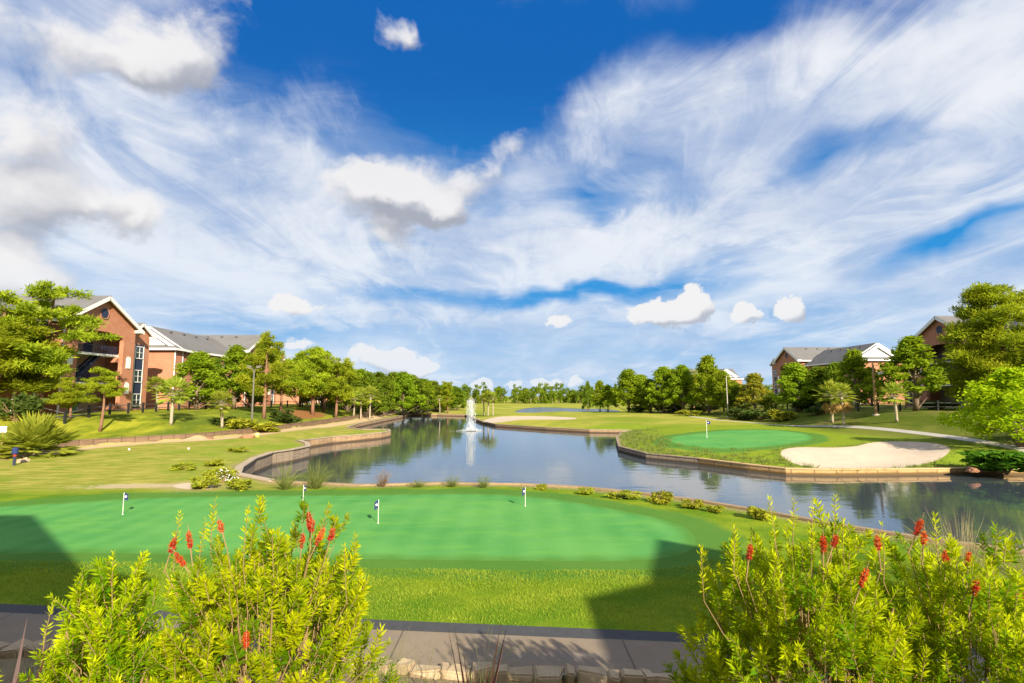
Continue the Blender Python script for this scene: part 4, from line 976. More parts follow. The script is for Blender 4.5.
n = 1800; a = rng.random(n) * 2 * math.pi; r = 1.0 * np.abs(rng.normal(size=n)) ; c = np.stack((r * np.cos(a), r * np.sin(a), .05 + np.abs(rng.normal(size=n)) * .45 * np.exp(-r * .8)), 1)
link('splash', quad_mesh('splash', c, rand_dir(n) * .07, rand_dir(n) * .035), M['spray'], root)

# ball washer, pale stones, tee markers, sign, bin, stub post, rocks
x, y = BALL_WASHER; z = lz(x, y); root = empty('ball_washer', (x, y, z)); tag(root, 'navy ball washer post with a red band beside the fan palm', 'ball washer')
m = MB(); m.tube([(0, 0, -.1), (0, 0, .62)], .085, 10); m.build('post', M['navy'], root)
m = MB(); m.lathe((0, 0, .62), [(.09, 0), (.10, .03), (.10, .13), (.09, .15)], 12); m.build('band', M['red'], root)
m = MB(); m.lathe((0, 0, .77), [(.16, 0), (.19, .05), (.19, .34), (.14, .42), (.05, .47)], 14); m.build('head', M['flag'], root)
def rock(name, x, y, r, h, mat, label, cat, group=None):
    bm = bmesh.new(); bmesh.ops.create_icosphere(bm, subdivisions=3, radius=1)
    off = Vector(rng.normal(size=3).tolist()) * 9
    from mathutils import noise as mn
    for v in bm.verts:
        k = 1 + .45 * mn.noise(v.co * 1.3 + off) + .22 * mn.noise(v.co * 3.1 + off)
        v.co = Vector((v.co.x * r * k, v.co.y * r * k * .8, max(v.co.z, -.3) * h * k))
    me = bpy.data.meshes.new(name); bm.to_mesh(me); bm.free()
    o = link(name, me, mat); o.location = (x, y, lz(x, y)); o.rotation_euler.z = rng.random() * 6; tag(o, label, cat, group)
for (x, y), r, lb in zip(STONES, (.30, .26, .36, .2), ('pale stone right of the navy post', 'pale stone behind the navy post', 'largest pale stone under the fan palm', 'small pale stone nearest the lawn by the fan palm')):
    rock('stone', x, y, r, r * .8, M['pale_rock'], lb, 'stone', 'stones round the fan palm')
for k, ((x, y), lb) in enumerate(zip(TEE, ('left of two small white tee markers on the tan lawn', 'right of two small white tee markers on the tan lawn'))):
    m = MB(); m.lathe((0, 0, 0), [(.03, -.04), (.055, 0), (.085, .06), (.09, .10), (.06, .15), (.02, .17)], 14)
    o = m.build('tee_marker', M['white'], smooth=True); o.location = (x, y, lz(x, y)); tag(o, lb, 'tee marker', 'tee markers')
x, y = -43.4, 46.6; z = lz(x, y); root = empty('notice_sign', (x, y, z)); tag(root, 'small white board on a post at the left edge by the fan palm', 'sign')
MB().tube([(0, 0, -.2), (0, 0, 1.6)], .05, 8).build('post', M['wood'], root); m = MB(); m.box((.0, -.07, 1.35), (.7, .05, .55)); m.build('board', M['white'], root)
x, y = BIN; z = lz(x, y); root = empty('litter_bin', (x, y, z)); tag(root, 'green litter bin by the fence below the big arch', 'bin')
m = MB(); m.lathe((0, 0, -.05), [(.34, 0), (.40, .9), (.42, .95)], 16); m.build('body', M['bin_green'], root); m = MB(); m.lathe((0, 0, .90), [(.44, 0), (.42, .12), (.2, .26), (.02, .28)], 16); m.build('lid', M['bin_green'], root)
x, y = YELLOW_STUB; z = lz(x, y); root = empty('marker_post', (x, y, z)); tag(root, 'squat yellow stub post beside a flat red rock on the sandy track', 'post')
m = MB(); m.lathe((0, 0, -.05), [(.28, 0), (.28, .42), (.24, .5), (.07, .55)], 12); m.build('stub', M['yellow'], root); m = MB(); m.lathe((0, 0, .30), [(.30, 0), (.30, .07)], 12); m.build('band', M['white'], root)
for kd, x, y, w, h, lb in ROCKS: rock('rock', x, y, w / 2, h * .6, M['rock'], lb, 'rock', 'red rocks by the sandy track')
rock('rock', *ROCK_ISLAND, .5, .3, M['rock'], 'dark red rock on the golden wall at the right end of the pond', 'rock')

def car(x, y, rz, label):
    root = empty('parked_car', (x, y, lz(x, y)), rz); tag(root, label, 'car', 'cars parked behind the right row of trees')
    b = MB(); pr = [(-2.2, .35), (2.2, .35), (2.25, .7), (1.9, .88), (1.05, .95), (.5, 1.45), (-1.2, 1.48), (-1.8, 1.0), (-2.2, .9)]
    b.prism([(p, 0, q) for p, q in pr], (0, -.86, 0), (0, .86, 0)); b.build('body', M['car_white'], root, bevel=.05)
    w = MB(); w.prism([(p, 0, q) for p, q in [(.95, .98), (.46, 1.40), (-1.15, 1.42), (-1.65, 1.0)]], (0, -.865, 0), (0, .865, 0)); w.build('window', M['glass'], root)
    for sx in (-1.35, 1.4):
        for sy in (-.8, .8):
            k = MB(); k.prism([(sx + .33 * math.cos(a), 0, .33 + .33 * math.sin(a)) for a in np.linspace(0, 2 * math.pi, 16, endpoint=False)], (0, sy - .11, 0), (0, sy + .11, 0)); k.build('wheel', M['rubber'], root)
car(58.5, 138, R(80), 'white car parked between trunks, right of the white pole'); car(63.5, 150, R(85), 'white car parked deeper among the trunks below the far white gable')
# ------------------------------------------------------------------ trees
def blob_leaves(cs, rs, per, size, flat=1.0, asp=.5, shell=.6, needle=False):
    C, U, Vv, T = [], [], [], []
    for (c, r) in zip(cs, rs):
        n = max(8, int(per * (r / np.mean(rs)) ** 2)); tint0 = rng.random()
        d = rand_dir(n); rad = r * (shell + (1 - shell) * rng.random(n)) * (.75 + .5 * rng.random(n))
        o = d * rad[:, None]; o[:, 2] *= flat
        c0 = np.asarray(c) + o
        if needle: u = unit(d + rand_dir(n) * .9 + np.array((0, 0, .45)))
        else: u = unit(rand_dir(n) + d * .45 + np.array((0, 0, -.15)))
        L = size * (.6 + .8 * rng.random(n)); v = perp(u)
        C.append(c0); U.append(u * L[:, None] / 2); Vv.append(v * (L * asp / 2)[:, None]); T.append(np.clip(tint0 * .6 + .4 * rng.random(n), 0, 1))
    return np.concatenate(C), np.concatenate(U), np.concatenate(Vv), np.concatenate(T)

def pick(lo, hi): return lo + (hi - lo) * rng.random()

def proto_pine(H=10.0, W=6.0, lean=0.0, clear=.25, dens=1.0, puff=1.0):
    tr = MB(); k = 7; bend = rng.normal(size=2) * .25
    ax = [Vector((lean * (i / k) ** 1.5 * H + bend[0] * math.sin(i / k * 3), bend[1] * math.sin(i / k * 2.4), H * .97 * i / k)) for i in range(k + 1)]
    tr.tube(ax, [.20 * (1 - .85 * i / k) + .015 for i in range(k + 1)], 8)
    cs, rs = [], []
    z = clear * H
    while z < H * .97:
        f = max(0.0, (z / H - clear) / (1 - clear)); base = ax[min(int(z / H * k), k - 1)].lerp(ax[min(int(z / H * k) + 1, k)], (z / H * k) % 1)
        reach = W / 2 * (1.05 - .72 * f ** 1.8) * (.65 + .35 * min(1, f * 5 + .4))
        for j in range(rng.integers(2, 5)):
            a = rng.random() * 6.28; L = reach * pick(.55, 1.08); up = pick(.10, .60) * L
            tip = base + Vector((math.cos(a) * L, math.sin(a) * L, up))
            mid = base.lerp(tip, .55) + Vector((0, 0, -.06 * L))
            tr.tube([base, mid, tip], [.055 * (1.2 - f), .04 * (1.2 - f), .012], 5, False)
            nb = 2 + int(L > 1.2) + int(L > 2.2)
            for q in range(nb):
                s = .45 + .55 * (q + pick(0, .8)) / nb; p = base.lerp(tip, min(s, 1.05)) + Vector((pick(-.4, .4), pick(-.4, .4), pick(.0, .35)))
                cs.append(np.array(p)); rs.append(pick(.34, .70) * (1.15 - .30 * f) * W / 6.0 * (1 + .28 * (puff - 1) / .6))
        z += H * pick(.040, .072)
    cs.append(np.array(ax[-1])); rs.append(.45)
    return tr, blob_leaves(cs, rs, 130 * dens, .38, .62 * puff ** .5, .22, .25, True)

def proto_leafy(H=10.0, W=6.5, clear=.16, cone=.3, n=46, size=.36, per=130, egg=.42):
    tr = MB(); k = 6; bx = rng.normal(size=2) * .15
    ax = [Vector((bx[0] * math.sin(i / k * 3), bx[1] * math.sin(i / k * 2.2), H * .85 * i / k)) for i in range(k + 1)]
    tr.tube(ax, [.19 * (1 - .85 * i / k) + .015 for i in range(k + 1)], 8)
    cs, rs = [], []
    for i in range(n):
        f = ((i + pick(0, 1)) / n); z = H * (clear + (1 - clear) * (.08 + .88 * f))
        prof = math.sin(math.pi * min(1, max(0, (f * .93 + .07)) ** egg * 1.0)) if f > .0 else .3
        prof = (prof ** .6) * (1 - cone * f)
        rr = W / 2 * prof * math.sqrt(pick(.10, 1.0)) * pick(.8, 1.12); a = i * 2.399 + pick(-.4, .4)
        p = Vector((math.cos(a) * rr, math.sin(a) * rr, z)); cs.append(np.array(p)); rs.append(pick(.50, .98) * W / 6.5)
        if i % 2 == 0:
            b = ax[min(k, int(max(0.12, z / H - .18) / .85 * k))]; m = b.lerp(p, .5) + Vector((0, 0, .15)); tr.tube([b, m, p], [.06, .04, .012], 5, False)
    return tr, blob_leaves(cs, rs, per, size, .8, .55, .35)

def fan_fronds(c, n, L, droop, tilt0, tilt1, spread=1.5, nl=11):
    """fan fronds: stalk directions between tilt0..tilt1 above horizontal, each a fan of narrow blades"""
    C, U, Vv, T, stalks = [], [], [], [], []
    for i in range(n):
        a = i * 2.399 + pick(-.3, .3); el = tilt0 + (tilt1 - tilt0) * (i / max(1, n - 1)) + pick(-.12, .12)
        d = np.array((math.cos(a) * math.cos(el), math.sin(a) * math.cos(el), math.sin(el))); st = L * pick(.40, .6); hub = np.asarray(c) + d * st - np.array((0, 0, droop * st * .2))
        stalks.append((Vector(c), Vector(hub)))
        side = unit(np.cross(d, (0, 0, 1.0)) + 1e-6); t0 = rng.random()
        for j in range(nl):
            ph = (j / (nl - 1) - .5) * 2 * spread; bl = L * pick(.42, .58) * (1 - .25 * abs(ph) / spread)
            u = unit(d * math.cos(ph) + side * math.sin(ph) + np.array((0, 0, -droop * pick(.25, .6)))); nn = unit(np.cross(u, side) + rand_dir(1)[0] * .7); v = unit(np.cross(u, nn))
            C.append(hub + u * bl / 2); U.append(u * bl / 2); Vv.append(v * bl * .075); T.append(np.clip(t0 * .6 + .4 * rng.random(), 0, 1))
    return (np.array(C), np.array(U), np.array(Vv), np.array(T)), stalks

def proto_palm(H=6.0, W=3.4, skirt=False):
    tr = MB(); k = 8; b = rng.normal(size=2) * .12; Ht_ = H - W * .36
    ax = [Vector((b[0] * (i / k) ** 2, b[1] * (i / k) ** 2, Ht_ * i / k)) for i in range(k + 1)]
    tr.tube(ax, [.15 + .05 * (i == 0) + .03 * (i > k - 2) for i in range(k + 1)], 10)
    lv, st = fan_fronds(np.array(ax[-1]), 46, W * .52, .26, -.50, 1.5)
    for a_, b_ in st: tr.tube([a_, b_], .018, 4, False)
    dead = None
    if skirt: dead, _ = fan_fronds(np.array(ax[-1]) - np.array((0, 0, .15)), 13, W * .52, .9, -1.25, -.55)
    return tr, lv, dead, ax[-1]

def make_tree(kind):
    if kind == 'pine_big': return proto_pine(10, 7.2, .03, .30, 1.1)
    if kind == 'pine': return proto_pine(10, pick(5.2, 6.2), pick(-.02, .02), pick(.22, .3), 1.0, 1.6)
    if kind == 'pine_flat': return proto_pine(10, 6.0, -.03, .55, 1.0)
    if kind == 'pine_tall': return proto_pine(14, 7.0, pick(-.01, .01), .14, 1.45, 1.7)
    if kind in ('leafy', 'autumn'): return proto_leafy(10, pick(6, 6.8), pick(.10, .16), pick(.25, .45), 56)
    if kind == 'leafy_cone': return proto_leafy(10, 5.6, .2, .62, 50, .34, 130, .36)
    if kind == 'dense': return proto_leafy(10, pick(6.2, 7), .04, .25, 56, .38, 120)
    if kind == 'lime': return proto_leafy(10, 10.5, .10, .30, 70, .42, 120, .5)
VAR = {'pine': 4, 'leafy': 4, 'dense': 3, 'palm': 3, 'skirt_palm': 2, 'autumn': 1, 'lime': 1, 'pine_big': 1, 'pine_flat': 1, 'pine_tall': 2, 'leafy_cone': 1}
LM = {'pine': 'pine', 'pine_big': 'pine', 'pine_flat': 'pine', 'pine_tall': 'pine', 'leafy': 'leafy', 'leafy_cone': 'leafy', 'dense': 'dense', 'autumn': 'autumn', 'lime': 'lime'}
PROTO = {}
def tree_parts(kind, i):
    key = (kind, i % VAR[kind])
    if key not in PROTO:
        if 'palm' in kind:
            tr, lv, dead, apex = proto_palm(skirt=kind == 'skirt_palm')
            ms = [('trunk', tr.mesh('palm_trunk', None, True), M['palm_bark']), ('crown', quad_mesh('palm_crown', *lv), M['palm'])]
            if dead is not None: ms.append(('dead_fronds', quad_mesh('dead_fronds', *dead), M['deadfrond']))
        else:
            tr, lv = make_tree(kind)
            ms = [('trunk', tr.mesh('trunk', None, True), M['bark_red' if 'pine' in kind else 'bark']), ('crown', quad_mesh('crown', *lv), M[LM[kind]])]
        pts = np.concatenate([np.array([v.co for v in q[1].vertices]) for q in ms])
        hh = pts[:, 2].max(); cr = np.array([v.co for v in ms[1][1].vertices]); ww = np.percentile(np.hypot(cr[:, 0], cr[:, 1]), 97) * 2
        PROTO[key] = (ms, hh, ww, apex if 'palm' in kind else None)
    return PROTO[key]
CAT = {'palm': ('palm_tree', 'palm tree'), 'skirt_palm': ('palm_tree', 'palm tree'), 'pine': ('pine_tree', 'pine tree')}
GRP = {'palm': 'sabal palms round the pond', 'skirt_palm': 'sabal palms round the pond', 'pine': 'pines round the pond', 'leafy': 'broadleaf trees round the pond', 'dense': 'broadleaf trees round the pond', 'autumn': 'broadleaf trees round the pond', 'lime': 'broadleaf trees round the pond'}
for i, (kind, x, y, zt, w, label) in enumerate(TREES):
    z = lz(x, y) - .05; k2 = kind
    if i == 0: k2 = 'pine_big'
    if 'flat crown' in label: k2 = 'pine_flat'
    if kind == 'pine' and x > 50: k2 = 'pine_tall'
    if 'conical' in label and kind == 'leafy': k2 = 'leafy_cone'
    ms, hh, ww, apex = tree_parts(k2, i)
    nm, cat = CAT.get(kind, ('broadleaf_tree', 'tree'))
    root = empty(nm, (x, y, z), 0.0 if i == 0 else rng.random() * 6.28); tag(root, label, cat, GRP[kind])
    sz = (zt - z) / hh; sx = w / ww * (1.05 if 'pine' in kind else 1.22)
    root.scale = (sx, sx, sz)
    if apex is not None: root.scale = (1, 1, 1)
    for pn, me, mt in ms:
        o = link(pn, me, mt, root)
        if apex is None: continue
        s = min(w / ww * .95, .42 * (zt - z) / (hh - apex.z)); st_ = min(s, 1.15); zc = (zt - z) - s * (hh - apex.z)
        if pn == 'trunk': o.scale = (st_, st_, zc / apex.z)
        else: o.scale = (s, s, s); o.location = (apex.x * (st_ - s), apex.y * (st_ - s), zc - s * apex.z)

# far woods: one mass of trees at the end of the course
C, U, Vv, T = [], [], [], []
tr = MB()
for i in range(520):
    y = pick(370, 470); x = pick(-.62, .62) * y * 1.2 + 15
    h = pick(8.5, 14.5) * (1.15 if rng.random() < .15 else 1); w = pick(5, 9); z0 = -.6
    tr.tube([(x, y, z0), (x, y, z0 + h * .6)], [.3, .15], 5)
    nb = 9
    cs = [np.array((x + pick(-.4, .4) * w, y + pick(-.4, .4) * w, z0 + h * pick(.08, .92))) for _ in range(nb)]
    a_ = blob_leaves(cs, [pick(1.3, 2.3) for _ in range(nb)], 40, 1.2, .8, .6, .4)
    C.append(a_[0]); U.append(a_[1]); Vv.append(a_[2]); T.append(a_[3])
root = empty('far_woods', (0, 400, 0)); tag(root, 'distant line of dark woods along the horizon beyond the far pond', 'woods', kind='stuff')
root.location = (0, 0, 0)
tag(link('crown', quad_mesh('far_woods', np.concatenate(C), np.concatenate(U), np.concatenate(Vv), np.concatenate(T)), M['dense'], root), kind='stuff')
tag(tr.build('trunk', M['bark'], root), kind='stuff')

# ------------------------------------------------------------------ shrubs, tufts, fan palm
def shrub_mesh(n=16, per=70, size=.26, broad=False):
    cs = [np.array((pick(-.36, .36), pick(-.36, .36), pick(.15, .72))) for _ in range(n)]
    cs = [c * np.array((1, 1, 1 - .7 * (c[0] ** 2 + c[1] ** 2))) for c in cs]
    return quad_mesh('shrub', *blob_leaves(cs, [pick(.12, .24) for _ in cs], per, size, .9, .6 if broad else .35, .3))
SHM = {'shrub': [shrub_mesh(14, 55, .20) for _ in range(3)], 'shrub_dark': [shrub_mesh(18, 60, .16) for _ in range(2)], 'shrub_broad': [shrub_mesh(20, 60, .22, True)], 'shrub_white': [shrub_mesh(14, 55, .17)]}
stemm = MB()
for i in range(9):
    a = i * .7; stemm.tube([(0, 0, -.15), (.12 * math.cos(a), .12 * math.sin(a), .25), (.3 * math.cos(a), .3 * math.sin(a), pick(.45, .7))], [.02, .015, .006], 4, False)
stemm = stemm.mesh('stems')
for i, (kind, x, y, w, h, label) in enumerate(SHRUBS):
    root = empty('shrub', (x, y, lz(x, y) - .03), rng.random() * 6.28); tag(root, label, 'shrub', 'shrubs round the pond')
    root.scale = (w * 1.2, w * 1.2, max(h * 1.25, .35))
    link('foliage', SHM[kind][i % len(SHM[kind])], M['shrub' if kind == 'shrub_white' else kind], root); link('stem', stemm, M['stem'], root)
    if kind == 'shrub_white':
        n = 260; d = rand_dir(n); d[:, 2] = np.abs(d[:, 2]); c = d * np.array((.45, .45, .75)) * (.85 + .3 * rng.random((n, 1)))
        link('blossom', quad_mesh('blossom', c, rand_dir(n) * .03, rand_dir(n) * .03), M['white'], root)

def tuft_arrays(n, L, spread, wid, c=(0, 0, 0), rbase=.12):
    a = rng.random(n) * 6.28; rb = rbase * np.sqrt(rng.random(n)); t = spread * rng.random(n) ** .7
    base = np.stack((rb * np.cos(a), rb * np.sin(a), np.zeros(n)), 1) + np.asarray(c)
    a2 = a + rng.normal(size=n) * .5; d = np.stack((np.sin(t) * np.cos(a2), np.sin(t) * np.sin(a2), np.cos(t)), 1)
    l = L * (.55 + .55 * rng.random(n)); p1 = base + d * (l * .55)[:, None]
    d2 = unit(d + np.stack((np.cos(a2) * .5, np.sin(a2) * .5, -.35 * np.ones(n)), 1) * (t / max(spread, .01))[:, None])
    return base, d, p1, d2, l
def tuft_quads(n, L, spread, wid, c=(0, 0, 0), rbase=.12):
    base, d, p1, d2, l = tuft_arrays(n, L, spread, wid, c, rbase)
    s = perp(d)
    C = np.concatenate((base + d * (l * .29)[:, None], p1 + d2 * (l * .20)[:, None])); U = np.concatenate((d * (l * .30)[:, None], d2 * (l * .26)[:, None]))
    V = np.concatenate((s * wid, s * wid * .7)); T = np.tile(rng.random(n), 2)
    return C, U, V, T
tm = [quad_mesh('tuft', *tuft_quads(190, 1.0, .95, .011)) for _ in range(3)]
for i, (kind, x, y, w, h, label) in enumerate(TUFTS):
    o = link('grass_clump', tm[i % 3], M['tuft_brown' if 'brown' in kind else 'tuft']) if i < 1 else None
    me = tm[i % 3].copy(); me.materials.clear()
    if o is None: o = link('grass_clump', me, M['tuft_brown' if 'brown' in kind else 'tuft'])
    o.location = (x, y, lz(x, y) - .02); o.scale = (w * .75, w * .75, h * 1.7); o.rotation_euler.z = rng.random() * 6; tag(o, label, 'grass clump', 'grass clumps on the near shore')

# reedy grass along the island shore and the near shore: countless
parts = []
isl = dens3([POND[k] for k in range(40, 53)], .8)
for p in isl:
    for _ in range(5):
        d = .5 + abs(rng.normal()) * (2.0 if p[0] < 22 else 1.1)
        v = np.array((pick(-.5, .5), 0.0)); q = np.array((p[0], p[1]))
        ctr = np.array((27.0, 62.0)); n_ = ctr - q; n_ /= np.linalg.norm(n_)
        if p[0] > 24: n_ = np.array((0, 1.0))
        q = q + n_ * d + v
        if inside(np.array([q[0]]), np.array([q[1]]), B1)[0] or inside(np.array([q[0]]), np.array([q[1]]), POND)[0]: continue
        parts.append(tuft_quads(22, pick(.25, .55) * (1 if p[0] < 24 else .7), .8, .022, (q[0], q[1], lz(*q) - .02), .22))
for bk, stp, hh_ in ((B1, .30, .30), (G2, .9, .10)):
    for q in densify(bk, stp):
        q = np.array(q); n_ = q - np.mean(np.array(bk), 0); n_ /= np.linalg.norm(n_)
        for _ in range(2):
            q2 = q + n_ * pick(.05, .5) + np.array((pick(-.2, .2), pick(-.2, .2)))
            if not inside(np.array([q2[0]]), np.array([q2[1]]), bk)[0]: parts.append(tuft_quads(10, hh_ * pick(.5, 1.1), .9, .016, (q2[0], q2[1], lz(*q2) - .01), .2))
tag(link('shore_grass', quad_mesh('shore_grass', *[np.concatenate(z_) for z_ in zip(*parts)]), M['tuft']), 'shaggy yellow grass fringe along the shore of the island green', 'grass', kind='stuff')
parts = []
ns = dens3([POND[k] for k in range(1, 13)], .5)
for p in ns:
    q = np.array((p[0], p[1])) + np.array((-.35, -.75)) * pick(.4, 1.6) + np.array((pick(-.4, .4), 0)); 
    if rng.random() < .6: parts.append(tuft_quads(16, pick(.10, .26), .9, .010, (q[0], q[1], lz(*q) - .01), .15))
tag(link('shore_grass', quad_mesh('shore_grass', *[np.concatenate(z_) for z_ in zip(*parts)]), M['tuft_dry']), 'short dry grass along the wall on the near shore', 'grass', kind='stuff')

x, y = FAN_PALM; root = empty('fan_palm_bush', (x, y, lz(x, y))); tag(root, 'big trunkless fan palm bush with grey-green fronds by the navy post', 'fan palm')
lv, st = fan_fronds(np.array((0, 0, .35)), 62, 3.3, .35, -.1, 1.45, 1.35, 15)
link('fronds', quad_mesh('fronds', *lv), M['palm'], root)
m = MB()
for a_, b_ in st: m.tube([a_, b_], .025, 4, False)
m.build('stalks', M['palm'], root); m = MB(); m.lathe((0, 0, -.1), [(.4, 0), (.35, .4), (.15, .6)], 10); m.build('trunk', M['palm_bark'], root)

# lawn blades between the near green and the path
n = 130000
s_ = -(rng.random(n) ** .8) * 5.2 - .02; k_ = rng.uniform(-12, 20, n)
xy = E0 + np.outer(s_, EN) + np.outer(k_, ED)
ok = (sdist(xy[:, 0], xy[:, 1], G1) > .9) & (sdist(xy[:, 0], xy[:, 1], POND) > .5) & (np.abs(xy[:, 0]) < xy[:, 1] * 1.0 + 1); xy = xy[ok]; n = len(xy)
pn = np.sin(xy[:, 0] * 1.7 + np.sin(xy[:, 1] * 2.1) * 1.5) * np.sin(xy[:, 1] * 1.9 + 1.1) 
u = unit(np.stack((rng.normal(size=n) * .5, rng.normal(size=n) * .5, np.ones(n)), 1)); L = (.018 + .024 * rng.random(n)) * (1 + .35 * pn)
c = np.stack((xy[:, 0], xy[:, 1], land(xy[:, 0], xy[:, 1])), 1) + u * L[:, None]
tag(link('lawn_grass', quad_mesh('lawn_grass', c, u * L[:, None], perp(u) * .006, np.clip(.5 + .3 * pn + .3 * rng.normal(size=n), 0, 1)), M['blade']), 'rough unmown lawn grass between the near green and the cart path', 'grass', kind='stuff')

# ------------------------------------------------------------------ foreground planting
def bottlebrush(name, x, y, top, rad, n_shoot, label, flowers, n_side=0, tall=()):
    """a shrub of stems whose upper ends carry spirals of narrow leaves"""
    z0 = lz(x, y); h = top - z0; root = empty(name, (x, y, z0)); tag(root, label, 'bottlebrush', 'bottlebrush shrubs in front of the viewer')
    st = MB(); Cc, Uu, Vv_, Tt = [], [], [], []
    mains = []
    for i in range(11):
        a = i * 2.399; rr = rad * pick(.25, .75); tip = Vector((math.cos(a) * rr, math.sin(a) * rr, h * pick(.55, .8)))
        mid = tip * .5 + Vector((0, 0, h * .08)); st.tube([Vector((math.cos(a) * .06, math.sin(a) * .06, -.1)), mid, tip], [.016, .012, .007], 6, False); mains.append((mid, tip))
    def shoot(p, d, L, nl, lf, tone):
        p = np.asarray(p); d = unit(np.asarray(d)); bend = rand_dir(1)[0] * .12 + np.array((0, 0, .12))
        d1 = unit(d + bend); mid = p + d * L * .5; tip = mid + d1 * L * .5
        st.tube([p, mid, tip], [.0035, .003, .0015], 4, False)
        t_ = (.12 + .90 * np.sort(rng.random(nl))); q = np.where(t_[:, None] < .5, p + d * (t_ * L)[:, None], mid + d1 * ((t_ - .5) * L)[:, None])
        sd = unit(np.cross(d, (.3, .5, .81))); s2 = np.cross(d, sd); ph = np.arange(nl) * 2.399 + rng.normal(size=nl) * .3
        op = 1.05 - .50 * t_ ** 2 + rng.normal(size=nl) * .15
        u = unit(d * np.cos(op)[:, None] + (sd * np.cos(ph)[:, None] + s2 * np.sin(ph)[:, None]) * np.sin(op)[:, None])
        l = lf * (.7 + .5 * rng.random(nl)) * (1.05 - .45 * np.clip(t_ - .75, 0, .3) / .3); v = perp(u)
        Cc.append(q + u * (l / 2)[:, None]); Uu.append(u * (l / 2)[:, None]); Vv_.append(v * (l * .105)[:, None]); Tt.append(np.clip(tone + .35 * t_ - .1 + rng.normal(size=nl) * .10, 0, 1))
        return tip, d1
    for i in range(n_shoot):
        a = rng.random() * 6.28; f = rng.random(); el = math.asin(max(0.02, f ** .85)) if i % 6 else pick(0, 1.2)
        dome = np.array((math.cos(a) * math.cos(el) * rad, math.sin(a) * math.cos(el) * rad, h * (.40 + .56 * math.sin(el))))
        k = pick(.62, 1.02) * (1 + .10 * math.sin(a * 3 + 1.1) + .09 * math.sin(a * 5 + el * 6)); c0 = np.array((0, 0, h * .40)); p = c0 + (dome - c0) * k
        out = unit(np.array((math.cos(a) * math.cos(el), math.sin(a) * math.cos(el), math.sin(el)))); L = pick(.14, .30)
        if rng.random() < .07: L *= 1.7
        d = unit(out * .7 + np.array((0, 0, .65)) + rand_dir(1)[0] * .45)
        shoot(p - d * L * .6, d, L, int(30 + 90 * L), pick(.055, .092), pick(-.1, .78))
        if i % 5 == 0:
            b = min(mains, key=lambda q: (q[1] - Vector(p)).length)[0]; pv = Vector(p - d * L * .6); m = b.lerp(pv, .6) + Vector((pick(-.05, .05), pick(-.05, .05), -.04)); st.tube([b, m, pv], [.006, .005, .003], 5, False)
    for (tx, ty, tz) in tall:
        tip = np.array((tx - x, ty - y, tz - z0)); L = pick(.34, .5); d = unit(np.array((pick(-.15, .15), pick(-.15, .15), 1))); shoot(tip - d * L, d, L, int(60 * L + 20), .06, .75)
        pv = Vector(tip - d * L); q2 = pv.lerp(Vector((0, 0, h * .35)), .35); st.tube([pv, pv.lerp(q2, .5) + Vector((0, 0, -.04)), q2], [.0035, .0035, .004], 5, False)
    fol = link('foliage', quad_mesh('foliage', np.concatenate(Cc), np.concatenate(Uu), np.concatenate(Vv_), np.concatenate(Tt)), M['bottlebrush'], root)
    for (fx, fy, fz, fl, tilt) in flowers:
        c0 = np.array((fx - x, fy - y, fz - z0)); d = unit(np.array((math.sin(tilt), pick(-.15, .15), math.cos(tilt)))); n = int(2000 * fl)
        t_ = rng.random(n); ph = rng.random(n) * 6.28; sd = unit(np.cross(d, (.2, .9, .1))); s2 = np.cross(d, sd); r_ = .031 * np.sqrt(np.sin(math.pi * (.12 + .82 * t_)))
        u = unit((sd * np.cos(ph)[:, None] + s2 * np.sin(ph)[:, None]) + d * .35 + rng.normal(size=(n, 3)) * .38)
        r_ = r_ * (.65 + .6 * rng.random(n)); q = c0 + d * ((t_ - .5) * fl)[:, None]; v = perp(u)
        link('flower', quad_mesh('flower', q + u * (r_ * .55)[:, None], u * (r_ * .55)[:, None], v * .0035, np.clip(.15 + .75 * t_ * rng.random() + rng.normal(size=n) * .15, 0, 1)), M['flower'], root)
        st.tube([Vector(c0 - d * (fl * .5 + .15)), Vector(c0 + d * fl * .5)], .005, 5, False); shoot(c0 + d * fl * .45, d, .07, 14, .045, .7)
        shoot(c0 - d * (fl * .5 + .16), d, .16, 26, .08, .5)
        pv = Vector(c0 - d * (fl * .5 + .14)); q2 = pv.lerp(Vector((0, 0, h * .35)), .35); st.tube([pv, pv.lerp(q2, .5) + Vector((0, 0, -.04)), q2], [.0035, .0035, .004], 5, False)
    st.build('stem', M['stem'], root)
FL = [f + (pick(.10, .16), pick(-.45, .45)) for f in FLOWERS_LEFT]; FR = [f + (pick(.09, .15), pick(-.4, .6)) for f in FLOWERS_RIGHT]
FL[0] = FLOWERS_LEFT[0] + (.13, -.7); FR[-1] = FLOWERS_RIGHT[-1] + (.2, 1.5); FR[-2] = FLOWERS_RIGHT[-2] + (.12, 1.4)
bottlebrush('bottlebrush_shrub', -3.25, 4.6, 3.48, .50, 270, 'smaller yellow-green bottlebrush shrub without open flowers in the bottom left corner', [], tall=[(-3.23, 4.5, 3.53), (-3.69, 4.5, 3.18)])
bottlebrush('bottlebrush_shrub', -2.12, 4.95, 3.70, .98, 680, 'bottlebrush shrub with a bunch of upright red flowers, left of the open path', FL, tall=[(-2.54, 4.7, 3.92), (-2.83, 4.7, 3.8), (-2.25, 4.7, 3.85), (-2.03, 4.7, 3.67), (-1.42, 4.7, 3.55), (-2.6, 4.7, 3.76)])
bottlebrush('bottlebrush_shrub', 2.42, 4.65, 3.76, 1.0, 700, 'bottlebrush shrub directly right of the open path', FR[:2] + FR[3:5] + FR[13:14], tall=[(2.1, 4.5, 3.96), (2.3, 4.5, 3.98), (2.65, 4.5, 3.97), (2.44, 4.5, 3.92), (1.81, 4.5, 3.76), (1.52, 4.5, 3.6), (2.67, 4.5, 3.8)])
